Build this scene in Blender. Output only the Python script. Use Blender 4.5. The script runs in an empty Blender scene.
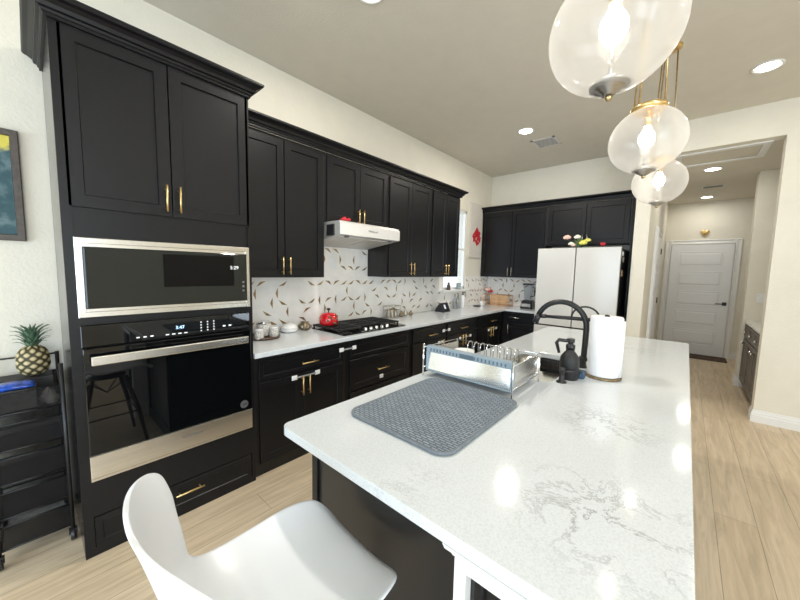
import bpy, bmesh, math, random
from mathutils import Vector, Matrix

random.seed(7)
S = bpy.context.scene
COL = S.collection
PI = math.pi

# ------------------------------------------------------------------ camera
cam_d = bpy.data.cameras.new('camera')
cam = bpy.data.objects.new('camera', cam_d)
COL.objects.link(cam)
RR = [[0.7507110567731463, 0.07638521485869312, -0.6561998233690233],
      [0.660299075447289, -0.0552886894016611, 0.7489648134510072],
      [0.02092940997738142, -0.9955443032709484, -0.09194291719736085]]
M = Matrix(((RR[0][0], -RR[0][1], -RR[0][2], 2.8153),
            (RR[1][0], -RR[1][1], -RR[1][2], 0.0),
            (RR[2][0], -RR[2][1], -RR[2][2], 1.506),
            (0, 0, 0, 1)))
cam.matrix_world = M
cam_d.sensor_width = 36
cam_d.lens = 36 * 325.704 / 800
cam_d.clip_start = 0.02
S.camera = cam

# ------------------------------------------------------------------ colour management, sky
S.view_settings.view_transform = 'Standard'
S.view_settings.look = 'None'
S.view_settings.gamma = 1
S.view_settings.use_curve_mapping = False
S.view_settings.exposure = 0.17
w = bpy.data.worlds.new('sky')
S.world = w
w.use_nodes = True
w.node_tree.nodes['Background'].inputs[0].default_value = (0.82, 0.91, 1.0, 1)
w.node_tree.nodes['Background'].inputs[1].default_value = 1.7


def area(name, loc, target, sx, sy, power, color, spread=PI):
    d = bpy.data.lights.new(name, 'AREA')
    d.shape = 'RECTANGLE'
    d.size = sx
    d.size_y = sy
    d.energy = power
    d.color = color
    d.spread = spread
    o = bpy.data.objects.new(name, d)
    COL.objects.link(o)
    o.location = loc
    o.rotation_euler = (Vector(target) - Vector(loc)).to_track_quat('-Z', 'Y').to_euler()
    return o


# daylight through the patio window wall behind the photographer; side fill from an added window
area('rear_window_daylight', (2.3, -3.05, 1.35), (2.3, 0, 1.25), 3.6, 1.9, 85, (0.64, 0.82, 1.0))
area('side_fill_light', (6.35, -1.2, 1.6), (1.0, 1.6, 1.9), 2.6, 1.8, 120, (0.82, 0.92, 1.0))  # unseen fill, added to brighten the left wall and cabinet fronts


def down_lamp(name, x, y, z, power, color=(1.0, 0.94, 0.85), r=0.07):
    d = bpy.data.lights.new(name, 'AREA')
    d.shape = 'DISK'
    d.size = 2 * r
    d.energy = power
    d.color = color
    d.spread = math.radians(180)
    o = bpy.data.objects.new(name, d)
    COL.objects.link(o)
    o.location = (x, y, z)
    return o


ZC = 3.229
ZH = 2.895
KA, KD = 22, 3.5
for (lx, ly) in ((1.2, 4.11), (3.18, 4.09), (1.2, 1.5), (3.18, 1.5), (2.2, -1.2), (4.6, 0.2), (5.2, 2.9)):
    down_lamp('downlight_lamp', lx, ly, ZC - 0.022, KA if lx < 2 else KD if lx < 4 else 14)  # the pair over the living area is added, for sheen on the doors
for (lx, ly) in ((2.96, 5.94), (2.97, 7.95)):
    down_lamp('downlight_lamp', lx, ly, ZH - 0.022, 4.0, (1.0, 0.97, 0.90))

# ------------------------------------------------------------------ materials


def nodes_of(m):
    return m.node_tree.nodes, m.node_tree.links


def mat(name, col, rough=0.5, metal=0.0, vary=0.06, scale=30, bump=0.0, bscale=80, coat=0.0, spec=0.5, emit=None, estr=0.0, stretch=None):
    m = bpy.data.materials.new(name)
    m.use_nodes = True
    n, l = nodes_of(m)
    b = n['Principled BSDF']
    b.inputs['Roughness'].default_value = rough
    b.inputs['Metallic'].default_value = metal
    b.inputs['Specular IOR Level'].default_value = spec
    b.inputs['Coat Weight'].default_value = coat
    tc = n.new('ShaderNodeTexCoord')
    src = tc.outputs['Object']
    if stretch:
        mp = n.new('ShaderNodeMapping')
        mp.inputs['Scale'].default_value = stretch
        l.new(src, mp.inputs[0])
        src = mp.outputs[0]
    t = n.new('ShaderNodeTexNoise')
    t.inputs['Scale'].default_value = scale
    t.inputs['Detail'].default_value = 3
    l.new(src, t.inputs['Vector'])
    r = n.new('ShaderNodeValToRGB')
    r.color_ramp.elements[0].position = 0.3
    r.color_ramp.elements[1].position = 0.7
    r.color_ramp.elements[0].color = tuple(c * (1 - vary) for c in col) + (1,)
    r.color_ramp.elements[1].color = tuple(min(1, c * (1 + vary)) for c in col) + (1,)
    l.new(t.outputs['Fac'], r.inputs[0])
    l.new(r.outputs[0], b.inputs['Base Color'])
    if bump:
        t2 = n.new('ShaderNodeTexNoise')
        t2.inputs['Scale'].default_value = bscale
        t2.inputs['Detail'].default_value = 2
        l.new(src, t2.inputs['Vector'])
        bp = n.new('ShaderNodeBump')
        bp.inputs['Strength'].default_value = bump
        bp.inputs['Distance'].default_value = 0.01
        l.new(t2.outputs['Fac'], bp.inputs['Height'])
        l.new(bp.outputs[0], b.inputs['Normal'])
    if emit:
        b.inputs['Emission Color'].default_value = tuple(emit) + (1,)
        b.inputs['Emission Strength'].default_value = estr
    return m


WALL = mat('painted_wall', (0.81, 0.77, 0.665), 0.75, vary=0.02, scale=6, bump=0.25, bscale=55)
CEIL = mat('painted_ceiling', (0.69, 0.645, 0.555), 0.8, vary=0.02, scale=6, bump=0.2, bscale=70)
TRIM = mat('white_trim_paint', (0.84, 0.84, 0.82), 0.35, vary=0.01)
DOORW = mat('white_door_paint', (0.84, 0.84, 0.84), 0.35, vary=0.01)
BLACK = mat('black_cabinet_paint', (0.0060, 0.0064, 0.0078), 0.37, vary=0.08, bump=0.03, bscale=300, spec=0.32)
CARC = mat('black_carcass', (0.006, 0.006, 0.0065), 0.45, vary=0.08)
GOLD = mat('brushed_brass', (0.83, 0.60, 0.27), 0.28, 1.0, vary=0.06, scale=60)
AGED = mat('aged_brass', (0.55, 0.42, 0.22), 0.3, 1.0, vary=0.2, scale=40)
PEWTER = mat('pewter', (0.45, 0.43, 0.40), 0.3, 1.0, vary=0.15)
STEEL = mat('brushed_stainless', (0.74, 0.72, 0.68), 0.27, 1.0, vary=0.06, scale=40, stretch=(1, 0.03, 1))
CHROME = mat('polished_steel', (0.80, 0.82, 0.84), 0.12, 1.0, vary=0.03)
BGLASS = mat('black_glass', (0.0025, 0.003, 0.0035), 0.03, vary=0.02, spec=0.5)
MGLASS = mat('smoked_glass', (0.010, 0.013, 0.012), 0.06, vary=0.02)
BMETAL = mat('matte_black_metal', (0.012, 0.012, 0.013), 0.4, vary=0.1)
BPLAST = mat('black_plastic', (0.016, 0.016, 0.018), 0.32, vary=0.1)
CASTI = mat('cast_iron', (0.02, 0.02, 0.02), 0.5, vary=0.2, bump=0.2)
WPLAST = mat('white_plastic', (0.86, 0.86, 0.86), 0.3, vary=0.01)
SHELL = mat('white_moulded_shell', (0.84, 0.87, 0.91), 0.30, vary=0.01, scale=4)
LEGW = mat('dark_stained_wood', (0.10, 0.065, 0.045), 0.45, vary=0.25, scale=40, stretch=(1, 1, 0.1))
BLUEP = mat('pale_blue_plastic', (0.27, 0.335, 0.38), 0.35, vary=0.03)
PAPER = mat('paper_towel', (0.90, 0.90, 0.90), 0.9, vary=0.015, bump=0.25, bscale=120)
WHITEG = mat('white_fridge_glass', (0.70, 0.69, 0.66), 0.12, vary=0.01, scale=3)
RED = mat('red_enamel', (0.62, 0.012, 0.018), 0.2, vary=0.05, coat=0.5)
REDF = mat('red_petals', (0.55, 0.02, 0.035), 0.6, vary=0.35, scale=60)
PINKF = mat('pink_petals', (0.85, 0.55, 0.47), 0.6, vary=0.2, scale=60)
WHITF = mat('white_petals', (0.86, 0.80, 0.70), 0.6, vary=0.1, scale=60)
YELF = mat('yellow_petals', (0.75, 0.70, 0.16), 0.6, vary=0.3, scale=60)
GREEN = mat('leaf_green', (0.12, 0.20, 0.07), 0.5, vary=0.35, scale=40)
PLEAF = mat('pineapple_leaf', (0.10, 0.18, 0.11), 0.5, vary=0.4, scale=50)
COPPER = mat('copper_wire', (0.80, 0.46, 0.25), 0.3, 1.0, vary=0.1)
LWOOD = mat('light_wood', (0.62, 0.40, 0.22), 0.5, vary=0.15, scale=30, stretch=(1, 6, 1))
DWOOD = mat('dark_walnut', (0.09, 0.05, 0.035), 0.4, vary=0.2, scale=30)
PRINT = mat('printed_tin', (0.62, 0.60, 0.56), 0.35, vary=0.45, scale=90)
BRONZE = mat('bronze_ornament', (0.22, 0.17, 0.10), 0.4, 0.6, vary=0.4, scale=60)
SILVERO = mat('tarnished_silver', (0.42, 0.39, 0.33), 0.35, 0.8, vary=0.4, scale=70)
CERAM = mat('white_ceramic', (0.86, 0.86, 0.85), 0.15, vary=0.01)
BLUEPK = mat('blue_packet', (0.02, 0.10, 0.62), 0.25, vary=0.7, scale=28, coat=0.4)
GREYBX = mat('grey_card', (0.24, 0.23, 0.21), 0.7, vary=0.06)
CANVAS = mat('pale_canvas', (0.70, 0.66, 0.60), 0.8, vary=0.03, bump=0.2, bscale=300)
FRAMEW = mat('grey_brown_frame', (0.085, 0.07, 0.06), 0.5, vary=0.2, scale=40)
RUG = mat('brown_door_mat', (0.10, 0.065, 0.05), 0.95, vary=0.45, scale=25, bump=0.6, bscale=300)
DESKW = mat('weathered_grey_wood', (0.16, 0.14, 0.125), 0.5, vary=0.35, scale=22, stretch=(4, 4, 0.6))
LCD = mat('lit_clock_digits', (0.5, 0.7, 1.0), 0.5, emit=(0.35, 0.6, 1.0), estr=2.0)
LCDW = mat('lit_white_marks', (0.8, 0.8, 0.8), 0.5, emit=(0.8, 0.85, 0.9), estr=0.5)
GREYMK = mat('grey_logo', (0.16, 0.16, 0.17), 0.4, 0.5)
SCREEN = mat('lit_screen', (0.6, 0.6, 0.65), 0.2, emit=(0.7, 0.72, 0.8), estr=0.4)
DISC = mat('lit_lamp_disc', (1, 1, 1), 0.5, emit=(1.0, 0.94, 0.84), estr=14)
BULB = mat('lit_bulb', (1, 1, 1), 0.5, emit=(1.0, 0.93, 0.83), estr=18)
GREYRIM = mat('mat_binding', (0.165, 0.19, 0.215), 0.8, vary=0.12)
SPONGE = mat('blue_scrubber', (0.045, 0.085, 0.14), 0.9, vary=0.4, scale=120, bump=0.5)
GREYP = mat('grey_plastic', (0.35, 0.36, 0.38), 0.4, vary=0.03)
TILE = mat('marble_tile', (0.93, 0.905, 0.86), 0.16, vary=0.045, scale=9)
SLIVER = mat('gold_metal_inlay', (0.36, 0.25, 0.12), 0.32, 0.85, vary=0.4, scale=12)
VENTM = mat('white_vent_metal', (0.72, 0.70, 0.66), 0.45, vary=0.02)
DARKIN = mat('dark_vent_inside', (0.05, 0.05, 0.05), 0.8)


def glass_like(name, tint=(1, 1, 1), alpha=0.75, haze=0.0, rough=0.03, bump=0.0):
    m = bpy.data.materials.new(name)
    m.use_nodes = True
    n, l = nodes_of(m)
    out = n['Material Output']
    n.remove(n['Principled BSDF'])
    tr = n.new('ShaderNodeBsdfTransparent')
    tr.inputs[0].default_value = tuple(tint) + (1,)
    gl = n.new('ShaderNodeBsdfGlossy')
    gl.inputs['Roughness'].default_value = rough
    fr = n.new('ShaderNodeFresnel')
    ge = n.new('ShaderNodeNewGeometry')
    io = n.new('ShaderNodeMapRange')          # same reflectance from either side of the thin glass
    io.inputs['To Min'].default_value = 1.5
    io.inputs['To Max'].default_value = 1 / 1.5
    l.new(ge.outputs['Backfacing'], io.inputs['Value'])
    l.new(io.outputs[0], fr.inputs['IOR'])
    mx = n.new('ShaderNodeMixShader')
    l.new(fr.outputs[0], mx.inputs[0])
    l.new(tr.outputs[0], mx.inputs[1])
    l.new(gl.outputs[0], mx.inputs[2])
    last = mx
    if haze:
        df = n.new('ShaderNodeBsdfTranslucent')
        df.inputs[0].default_value = (0.95, 0.94, 0.92, 1)
        d2 = n.new('ShaderNodeBsdfDiffuse')
        d2.inputs[0].default_value = (0.9, 0.9, 0.9, 1)
        dm = n.new('ShaderNodeMixShader')
        dm.inputs[0].default_value = 0.4
        l.new(df.outputs[0], dm.inputs[1])
        l.new(d2.outputs[0], dm.inputs[2])
        lw = n.new('ShaderNodeLayerWeight')
        lw.inputs[0].default_value = 0.35
        ma = n.new('ShaderNodeMath')
        ma.operation = 'MULTIPLY_ADD'
        l.new(lw.outputs['Facing'], ma.inputs[0])
        ma.inputs[1].default_value = 0.16
        ma.inputs[2].default_value = haze
        tc = n.new('ShaderNodeTexCoord')
        nz = n.new('ShaderNodeTexNoise')
        nz.inputs['Scale'].default_value = 9
        nz.inputs['Detail'].default_value = 5
        l.new(tc.outputs['Object'], nz.inputs['Vector'])
        ma2 = n.new('ShaderNodeMath')
        ma2.operation = 'MULTIPLY_ADD'
        l.new(nz.outputs['Fac'], ma2.inputs[0])
        ma2.inputs[1].default_value = 0.16
        l.new(ma.outputs[0], ma2.inputs[2])
        rf = n.new('ShaderNodeBsdfRefraction')     # seeds and ripples scatter light a little on its way through
        rf.inputs['IOR'].default_value = 1.01
        rf.inputs['Roughness'].default_value = 0.55
        rf.inputs[0].default_value = (0.98, 0.98, 0.98, 1)
        m4 = n.new('ShaderNodeMixShader')
        m4.inputs[0].default_value = 0.30
        l.new(mx.outputs[0], m4.inputs[1])
        l.new(rf.outputs[0], m4.inputs[2])
        mx = m4
        m3 = n.new('ShaderNodeMixShader')
        l.new(ma2.outputs[0], m3.inputs[0])
        l.new(mx.outputs[0], m3.inputs[1])
        l.new(dm.outputs[0], m3.inputs[2])
        last = m3
    l.new(last.outputs[0], out.inputs[0])
    return m


GLOBE = glass_like('seeded_glass', (0.97, 0.97, 0.97), haze=0.09)
PANE = glass_like('clear_pane', (0.98, 0.99, 1.0))
JAR = glass_like('clear_jar', (0.80, 0.83, 0.86), rough=0.05)


def quartz():
    m = bpy.data.materials.new('white_quartz')
    m.use_nodes = True
    n, l = nodes_of(m)
    b = n['Principled BSDF']
    b.inputs['Roughness'].default_value = 0.09
    tc = n.new('ShaderNodeTexCoord')
    a = n.new('ShaderNodeTexNoise')          # fine crystalline speckle
    a.inputs['Scale'].default_value = 190
    a.inputs['Detail'].default_value = 2
    l.new(tc.outputs['Object'], a.inputs['Vector'])
    r1 = n.new('ShaderNodeValToRGB')
    r1.color_ramp.elements[0].position = 0.36
    r1.color_ramp.elements[0].color = (0.63, 0.665, 0.69, 1)
    r1.color_ramp.elements[1].position = 0.56
    r1.color_ramp.elements[1].color = (0.70, 0.735, 0.76, 1)
    l.new(a.outputs['Fac'], r1.inputs[0])
    # broken grey veins: thin band of a warped noise, only inside sparse patches
    v = n.new('ShaderNodeTexNoise')
    v.inputs['Scale'].default_value = 7
    v.inputs['Detail'].default_value = 7
    v.inputs['Roughness'].default_value = 0.72
    v.inputs['Distortion'].default_value = 0.6
    l.new(tc.outputs['Object'], v.inputs['Vector'])
    rv = n.new('ShaderNodeValToRGB')
    e = rv.color_ramp.elements
    e[0].position = 0.478
    e[0].color = (0, 0, 0, 1)
    e[1].position = 0.50
    e[1].color = (1, 1, 1, 1)
    x = e.new(0.522)
    x.color = (0, 0, 0, 1)
    l.new(v.outputs['Fac'], rv.inputs[0])
    p = n.new('ShaderNodeTexNoise')
    p.inputs['Scale'].default_value = 1.7
    p.inputs['Detail'].default_value = 1
    mp = n.new('ShaderNodeMapping')
    mp.inputs['Location'].default_value = (3.1, 1.9, 0)
    l.new(tc.outputs['Object'], mp.inputs[0])
    l.new(mp.outputs[0], p.inputs['Vector'])
    rp = n.new('ShaderNodeValToRGB')
    rp.color_ramp.elements[0].position = 0.62
    rp.color_ramp.elements[1].position = 0.85
    l.new(p.outputs['Fac'], rp.inputs[0])
    drift = rp.outputs[0]
    for (vx, vy, vr) in ((.41, -1.30, .26), (.33, -.72, .22), (.12, .95, .35), (-1.3, .4, .3)):
        dn = n.new('ShaderNodeVectorMath')
        dn.operation = 'DISTANCE'
        dn.inputs[1].default_value = (vx, vy, .03)
        l.new(tc.outputs['Object'], dn.inputs[0])
        mr = n.new('ShaderNodeMapRange')
        mr.inputs['From Min'].default_value = vr
        mr.inputs['From Max'].default_value = 0.02
        mr.inputs['To Max'].default_value = 1.0
        l.new(dn.outputs['Value'], mr.inputs['Value'])
        mxx = n.new('ShaderNodeMath')
        mxx.operation = 'MAXIMUM'
        l.new(drift, mxx.inputs[0])
        l.new(mr.outputs[0], mxx.inputs[1])
        drift = mxx.outputs[0]
    mu = n.new('ShaderNodeMath')
    mu.operation = 'MULTIPLY'
    l.new(rv.outputs[0], mu.inputs[0])
    l.new(drift, mu.inputs[1])
    mx = n.new('ShaderNodeMixRGB')
    l.new(mu.outputs[0], mx.inputs[0])
    l.new(r1.outputs[0], mx.inputs[1])
    mx.inputs[2].default_value = (0.27, 0.28, 0.29, 1)
    l.new(mx.outputs[0], b.inputs['Base Color'])
    return m


QUARTZ = quartz()


def wood_floor():
    m = bpy.data.materials.new('oak_plank_floor')
    m.use_nodes = True
    n, l = nodes_of(m)
    b = n['Principled BSDF']
    tc = n.new('ShaderNodeTexCoord')
    mp = n.new('ShaderNodeMapping')
    mp.inputs['Rotation'].default_value = (0, 0, PI / 2)
    l.new(tc.outputs['Object'], mp.inputs[0])
    br = n.new('ShaderNodeTexBrick')
    br.inputs['Scale'].default_value = 1.0
    br.inputs['Brick Width'].default_value = 1.9
    br.inputs['Row Height'].default_value = 0.19
    br.inputs['Mortar Size'].default_value = 0.0016
    br.inputs['Mortar Smooth'].default_value = 0.2
    br.offset = 0.37
    br.inputs['Color1'].default_value = (0.66, 0.53, 0.37, 1)
    br.inputs['Color2'].default_value = (0.73, 0.60, 0.44, 1)
    br.inputs['Mortar'].default_value = (0.34, 0.26, 0.17, 1)
    l.new(mp.outputs[0], br.inputs[0])
    m2 = n.new('ShaderNodeMapping')
    m2.inputs['Scale'].default_value = (9, 0.7, 1)
    l.new(tc.outputs['Object'], m2.inputs[0])
    g = n.new('ShaderNodeTexNoise')
    g.inputs['Scale'].default_value = 3.0
    g.inputs['Detail'].default_value = 8
    g.inputs['Roughness'].default_value = 0.65
    g.inputs['Distortion'].default_value = 0.8
    l.new(m2.outputs[0], g.inputs['Vector'])
    r = n.new('ShaderNodeValToRGB')
    r.color_ramp.elements[0].position = 0.30
    r.color_ramp.elements[0].color = (0.72, 0.70, 0.66, 1)
    r.color_ramp.elements[1].position = 0.66
    r.color_ramp.elements[1].color = (1.06, 1.06, 1.06, 1)
    l.new(g.outputs['Fac'], r.inputs[0])
    mx = n.new('ShaderNodeMixRGB')
    mx.blend_type = 'MULTIPLY'
    mx.inputs[0].default_value = 1
    l.new(br.outputs[0], mx.inputs[1])
    l.new(r.outputs[0], mx.inputs[2])
    l.new(mx.outputs[0], b.inputs['Base Color'])
    b.inputs['Roughness'].default_value = 0.42
    return m


FLOOR = wood_floor()


def mesh_net():
    m = bpy.data.materials.new('black_wire_mesh')
    m.use_nodes = True
    n, l = nodes_of(m)
    b = n['Principled BSDF']
    b.inputs['Base Color'].default_value = (0.008, 0.008, 0.009, 1)
    b.inputs['Specular IOR Level'].default_value = 0.2
    b.inputs['Roughness'].default_value = 0.5
    tc = n.new('ShaderNodeTexCoord')
    wv = n.new('ShaderNodeTexNoise')
    wv.inputs['Scale'].default_value = 40
    l.new(tc.outputs['Object'], wv.inputs['Vector'])
    r = n.new('ShaderNodeMapRange')
    r.inputs['To Min'].default_value = 0.66
    r.inputs['To Max'].default_value = 0.84
    l.new(wv.outputs['Fac'], r.inputs['Value'])
    l.new(r.outputs[0], b.inputs['Alpha'])
    return m


NET = mesh_net()


def waffle():
    m = bpy.data.materials.new('grey_waffle_weave')
    m.use_nodes = True
    n, l = nodes_of(m)
    b = n['Principled BSDF']
    b.inputs['Roughness'].default_value = 0.9
    tc = n.new('ShaderNodeTexCoord')
    mp = n.new('ShaderNodeMapping')
    mp.inputs['Rotation'].default_value = (0, 0, 0.02)
    l.new(tc.outputs['Object'], mp.inputs[0])
    br = n.new('ShaderNodeTexBrick')
    br.inputs['Scale'].default_value = 1
    br.inputs['Brick Width'].default_value = 0.030
    br.inputs['Row Height'].default_value = 0.0125
    br.inputs['Mortar Size'].default_value = 0.0026
    br.inputs['Color1'].default_value = (0.30, 0.355, 0.41, 1)
    br.inputs['Color2'].default_value = (0.21, 0.25, 0.295, 1)
    br.inputs['Mortar'].default_value = (0.10, 0.12, 0.145, 1)
    l.new(mp.outputs[0], br.inputs[0])
    l.new(br.outputs[0], b.inputs['Base Color'])
    bp = n.new('ShaderNodeBump')
    bp.inputs['Strength'].default_value = 0.6
    bp.inputs['Distance'].default_value = 0.004
    bp.invert = True
    l.new(br.outputs['Fac'], bp.inputs['Height'])
    l.new(bp.outputs[0], b.inputs['Normal'])
    return m


WAFFLE = waffle()


def art():
    m = bpy.data.materials.new('abstract_painting')
    m.use_nodes = True
    n, l = nodes_of(m)
    b = n['Principled BSDF']
    b.inputs['Roughness'].default_value = 0.6
    tc = n.new('ShaderNodeTexCoord')
    nz = n.new('ShaderNodeTexNoise')
    nz.inputs['Scale'].default_value = 14
    nz.inputs['Detail'].default_value = 6
    l.new(tc.outputs['Object'], nz.inputs['Vector'])
    r = n.new('ShaderNodeValToRGB')
    e = r.color_ramp.elements
    e[0].position = 0.35
    e[0].color = (0.02, 0.07, 0.09, 1)
    e[1].position = 0.75
    e[1].color = (0.18, 0.26, 0.28, 1)
    k = e.new(0.52)
    k.color = (0.035, 0.095, 0.115, 1)
    l.new(nz.outputs['Fac'], r.inputs[0])
    sp = n.new('ShaderNodeSeparateXYZ')
    l.new(tc.outputs['Object'], sp.inputs[0])
    ad = n.new('ShaderNodeMath')
    ad.operation = 'MULTIPLY_ADD'
    l.new(nz.outputs['Fac'], ad.inputs[0])
    ad.inputs[1].default_value = 0.22
    l.new(sp.outputs['Z'], ad.inputs[2])
    r2 = n.new('ShaderNodeValToRGB')
    r2.color_ramp.elements[0].position = 0.60
    r2.color_ramp.elements[1].position = 0.64
    l.new(ad.outputs[0], r2.inputs[0])
    mx = n.new('ShaderNodeMixRGB')
    l.new(r2.outputs[0], mx.inputs[0])
    l.new(r.outputs[0], mx.inputs[1])
    mx.inputs[2].default_value = (0.72, 0.62, 0.10, 1)
    l.new(mx.outputs[0], b.inputs['Base Color'])
    return m


ART = art()


def vcol(name, rough=0.6):
    m = bpy.data.materials.new(name)
    m.use_nodes = True
    n, l = nodes_of(m)
    b = n['Principled BSDF']
    b.inputs['Roughness'].default_value = rough
    at = n.new('ShaderNodeAttribute')
    at.attribute_name = 'tone'
    r = n.new('ShaderNodeValToRGB')
    e = r.color_ramp.elements
    e[0].position = 0.05
    e[0].color = (0.045, 0.04, 0.018, 1)
    e[1].position = 0.8
    e[1].color = (0.62, 0.52, 0.30, 1)
    k = e.new(0.35)
    k.color = (0.22, 0.17, 0.07, 1)
    l.new(at.outputs['Fac'], r.inputs[0])
    l.new(r.outputs[0], b.inputs['Base Color'])
    return m


PINE = vcol('pineapple_rind')

# ------------------------------------------------------------------ mesh helpers
WORLD = {}


def FX(x0):                       # face looking towards +X: u = Y, v = Z, w = +X
    return lambda u, v, w: (x0 + w, u, v)


def FY(y0):                       # face looking towards -Y: u = X, v = Z, w = -Y
    return lambda u, v, w: (u, y0 - w, v)


def FXn(x0):                      # face looking towards -X
    return lambda u, v, w: (x0 - w, u, v)


def FZ(z0):                       # lying flat, w up
    return lambda u, v, w: (u, v, z0 + w)


def FZn(z0):                      # facing down
    return lambda u, v, w: (u, v, z0 - w)


class MB:
    def __init__(s):
        s.v = []
        s.f = []
        s.m = []
        s.sm = []
        s.tone = {}

    def add(s, vs, fs, mi=0, smooth=False):
        o = len(s.v)
        s.v += [tuple(p) for p in vs]
        for f in fs:
            s.f.append(tuple(i + o for i in f))
            s.m.append(mi)
            s.sm.append(smooth)
        return s

    def box(s, x0, x1, y0, y1, z0, z1, mi=0):
        vs = [(x, y, z) for x in (x0, x1) for y in (y0, y1) for z in (z0, z1)]
        return s.add(vs, [(0, 1, 3, 2), (4, 6, 7, 5), (0, 4, 5, 1), (2, 3, 7, 6), (0, 2, 6, 4), (1, 5, 7, 3)], mi)

    def fbox(s, F, u0, u1, v0, v1, w0, w1, mi=0):
        vs = [F(u, v, w_) for u in (u0, u1) for v in (v0, v1) for w_ in (w0, w1)]
        return s.add(vs, [(0, 1, 3, 2), (4, 6, 7, 5), (0, 4, 5, 1), (2, 3, 7, 6), (0, 2, 6, 4), (1, 5, 7, 3)], mi)

    def rings(s, F, u0, u1, v0, v1, prof, mi=0, cap0=True, cap1=True):
        vs = []
        for (i, w_) in prof:
            vs += [F(u0 + i, v0 + i, w_), F(u1 - i, v0 + i, w_), F(u1 - i, v1 - i, w_), F(u0 + i, v1 - i, w_)]
        fs = []
        for k in range(len(prof) - 1):
            for j in range(4):
                a, b = 4 * k + j, 4 * k + (j + 1) % 4
                fs.append((a, b, b + 4, a + 4))
        if cap0:
            fs.append((3, 2, 1, 0))
        if cap1:
            k = 4 * (len(prof) - 1)
            fs.append((k, k + 1, k + 2, k + 3))
        return s.add(vs, fs, mi)

    def loft(s, loops, mi=0, smooth=True, cap=True, closed=True):
        n = len(loops[0])
        vs = [p for lp in loops for p in lp]
        fs = []
        for k in range(len(loops) - 1):
            for j in range(n if closed else n - 1):
                a, b = n * k + j, n * k + (j + 1) % n
                fs.append((a, b, b + n, a + n))
        s.add(vs, fs, mi, smooth)
        if cap and closed:
            o = len(s.v) - len(vs)
            s.f.append(tuple(o + j for j in reversed(range(n))))
            s.m.append(mi)
            s.sm.append(False)
            k = o + n * (len(loops) - 1)
            s.f.append(tuple(k + j for j in range(n)))
            s.m.append(mi)
            s.sm.append(False)
        return s

    def tube(s, pts, r, n=10, mi=0, cap=True, closed=False):
        P = [Vector(p) for p in pts]
        rs = r if isinstance(r, (list, tuple)) else [r] * len(P)
        loops = []
        up = None
        N = len(P)
        for i, p in enumerate(P):
            if closed:
                t = (P[(i + 1) % N] - P[i - 1]).normalized()
            else:
                t = (P[min(i + 1, N - 1)] - P[max(i - 1, 0)]).normalized()
            if up is None:
                up = Vector((0, 0, 1)) if abs(t.z) < 0.9 else Vector((1, 0, 0))
            a = (up - t * up.dot(t)).normalized()
            b = t.cross(a)
            up = a
            loops.append([p + (a * math.cos(2 * PI * k / n) + b * math.sin(2 * PI * k / n)) * rs[i] for k in range(n)])
        if closed:
            loops.append(loops[0])
        return s.loft(loops, mi, True, cap and not closed)

    def cyl(s, p0, p1, r0, r1=None, n=20, mi=0):
        return s.tube([p0, p1], [r0, r0 if r1 is None else r1], n, mi)

    def lathe(s, c, prof, n=28, mi=0, cap=True, ax=None):
        loops = []
        for (r, z) in prof:
            lp = []
            for k in range(n):
                a = 2 * PI * k / n
                p = (max(r, 1e-4) * math.cos(a), max(r, 1e-4) * math.sin(a), z)
                if ax == 'x':
                    p = (z, p[0], p[1])
                elif ax == 'y':
                    p = (p[1], z, p[0])
                lp.append((c[0] + p[0], c[1] + p[1], c[2] + p[2]))
            loops.append(lp)
        return s.loft(loops, mi, True, cap)

    def ball(s, c, rx, ry, rz, n=16, m=10, mi=0):
        loops = []
        for i in range(m + 1):
            t = -PI / 2 + PI * i / m
            ct = max(math.cos(t), 1e-3)
            loops.append([(c[0] + rx * ct * math.cos(2 * PI * k / n), c[1] + ry * ct * math.sin(2 * PI * k / n), c[2] + rz * math.sin(t)) for k in range(n)])
        return s.loft(loops, mi, True, True)

    def prism(s, poly, z0, z1, mi=0, smooth=False):
        n = len(poly)
        vs = [(p[0], p[1], z0) for p in poly] + [(p[0], p[1], z1) for p in poly]
        fs = [tuple(reversed(range(n))), tuple(range(n, 2 * n))]
        fs += [(j, (j + 1) % n, (j + 1) % n + n, j + n) for j in range(n)]
        return s.add(vs, fs, mi, smooth)

    def sweep(s, prof, path, mi=0):
        """profile of (out, z) carried along an XY path with mitred corners; out is to the right of travel"""
        P = [Vector((p[0], p[1])) for p in path]
        loops = []
        for i, p in enumerate(P):
            ns = []
            if i > 0:
                d = (P[i] - P[i - 1]).normalized()
                ns.append(Vector((d.y, -d.x)))
            if i < len(P) - 1:
                d = (P[i + 1] - P[i]).normalized()
                ns.append(Vector((d.y, -d.x)))
            mdir = sum(ns, Vector((0, 0)))
            mdir.normalize()
            k = 1 / max(0.2, mdir.dot(ns[0]))
            loops.append([(p.x + mdir.x * o * k, p.y + mdir.y * o * k, z) for (o, z) in prof])
        return s.loft(loops, mi, False, True)

    def build(s, name, mats, parent=None, bevel=0.0, seg=2, solid=0.0, sub=0, recalc=True, merge=False):
        if not isinstance(mats, (list, tuple)):
            mats = [mats]
        if parent is None:
            xs = [p[0] for p in s.v]
            ys = [p[1] for p in s.v]
            zs = [p[2] for p in s.v]
            org = Vector(((min(xs) + max(xs)) / 2, (min(ys) + max(ys)) / 2, min(zs)))
        else:
            org = WORLD[parent.name]
        me = bpy.data.meshes.new(name)
        me.from_pydata([(p[0] - org.x, p[1] - org.y, p[2] - org.z) for p in s.v], [], s.f)
        for m_ in mats:
            me.materials.append(m_)
        for p, mi, sm in zip(me.polygons, s.m, s.sm):
            p.material_index = mi
            p.use_smooth = sm
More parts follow.
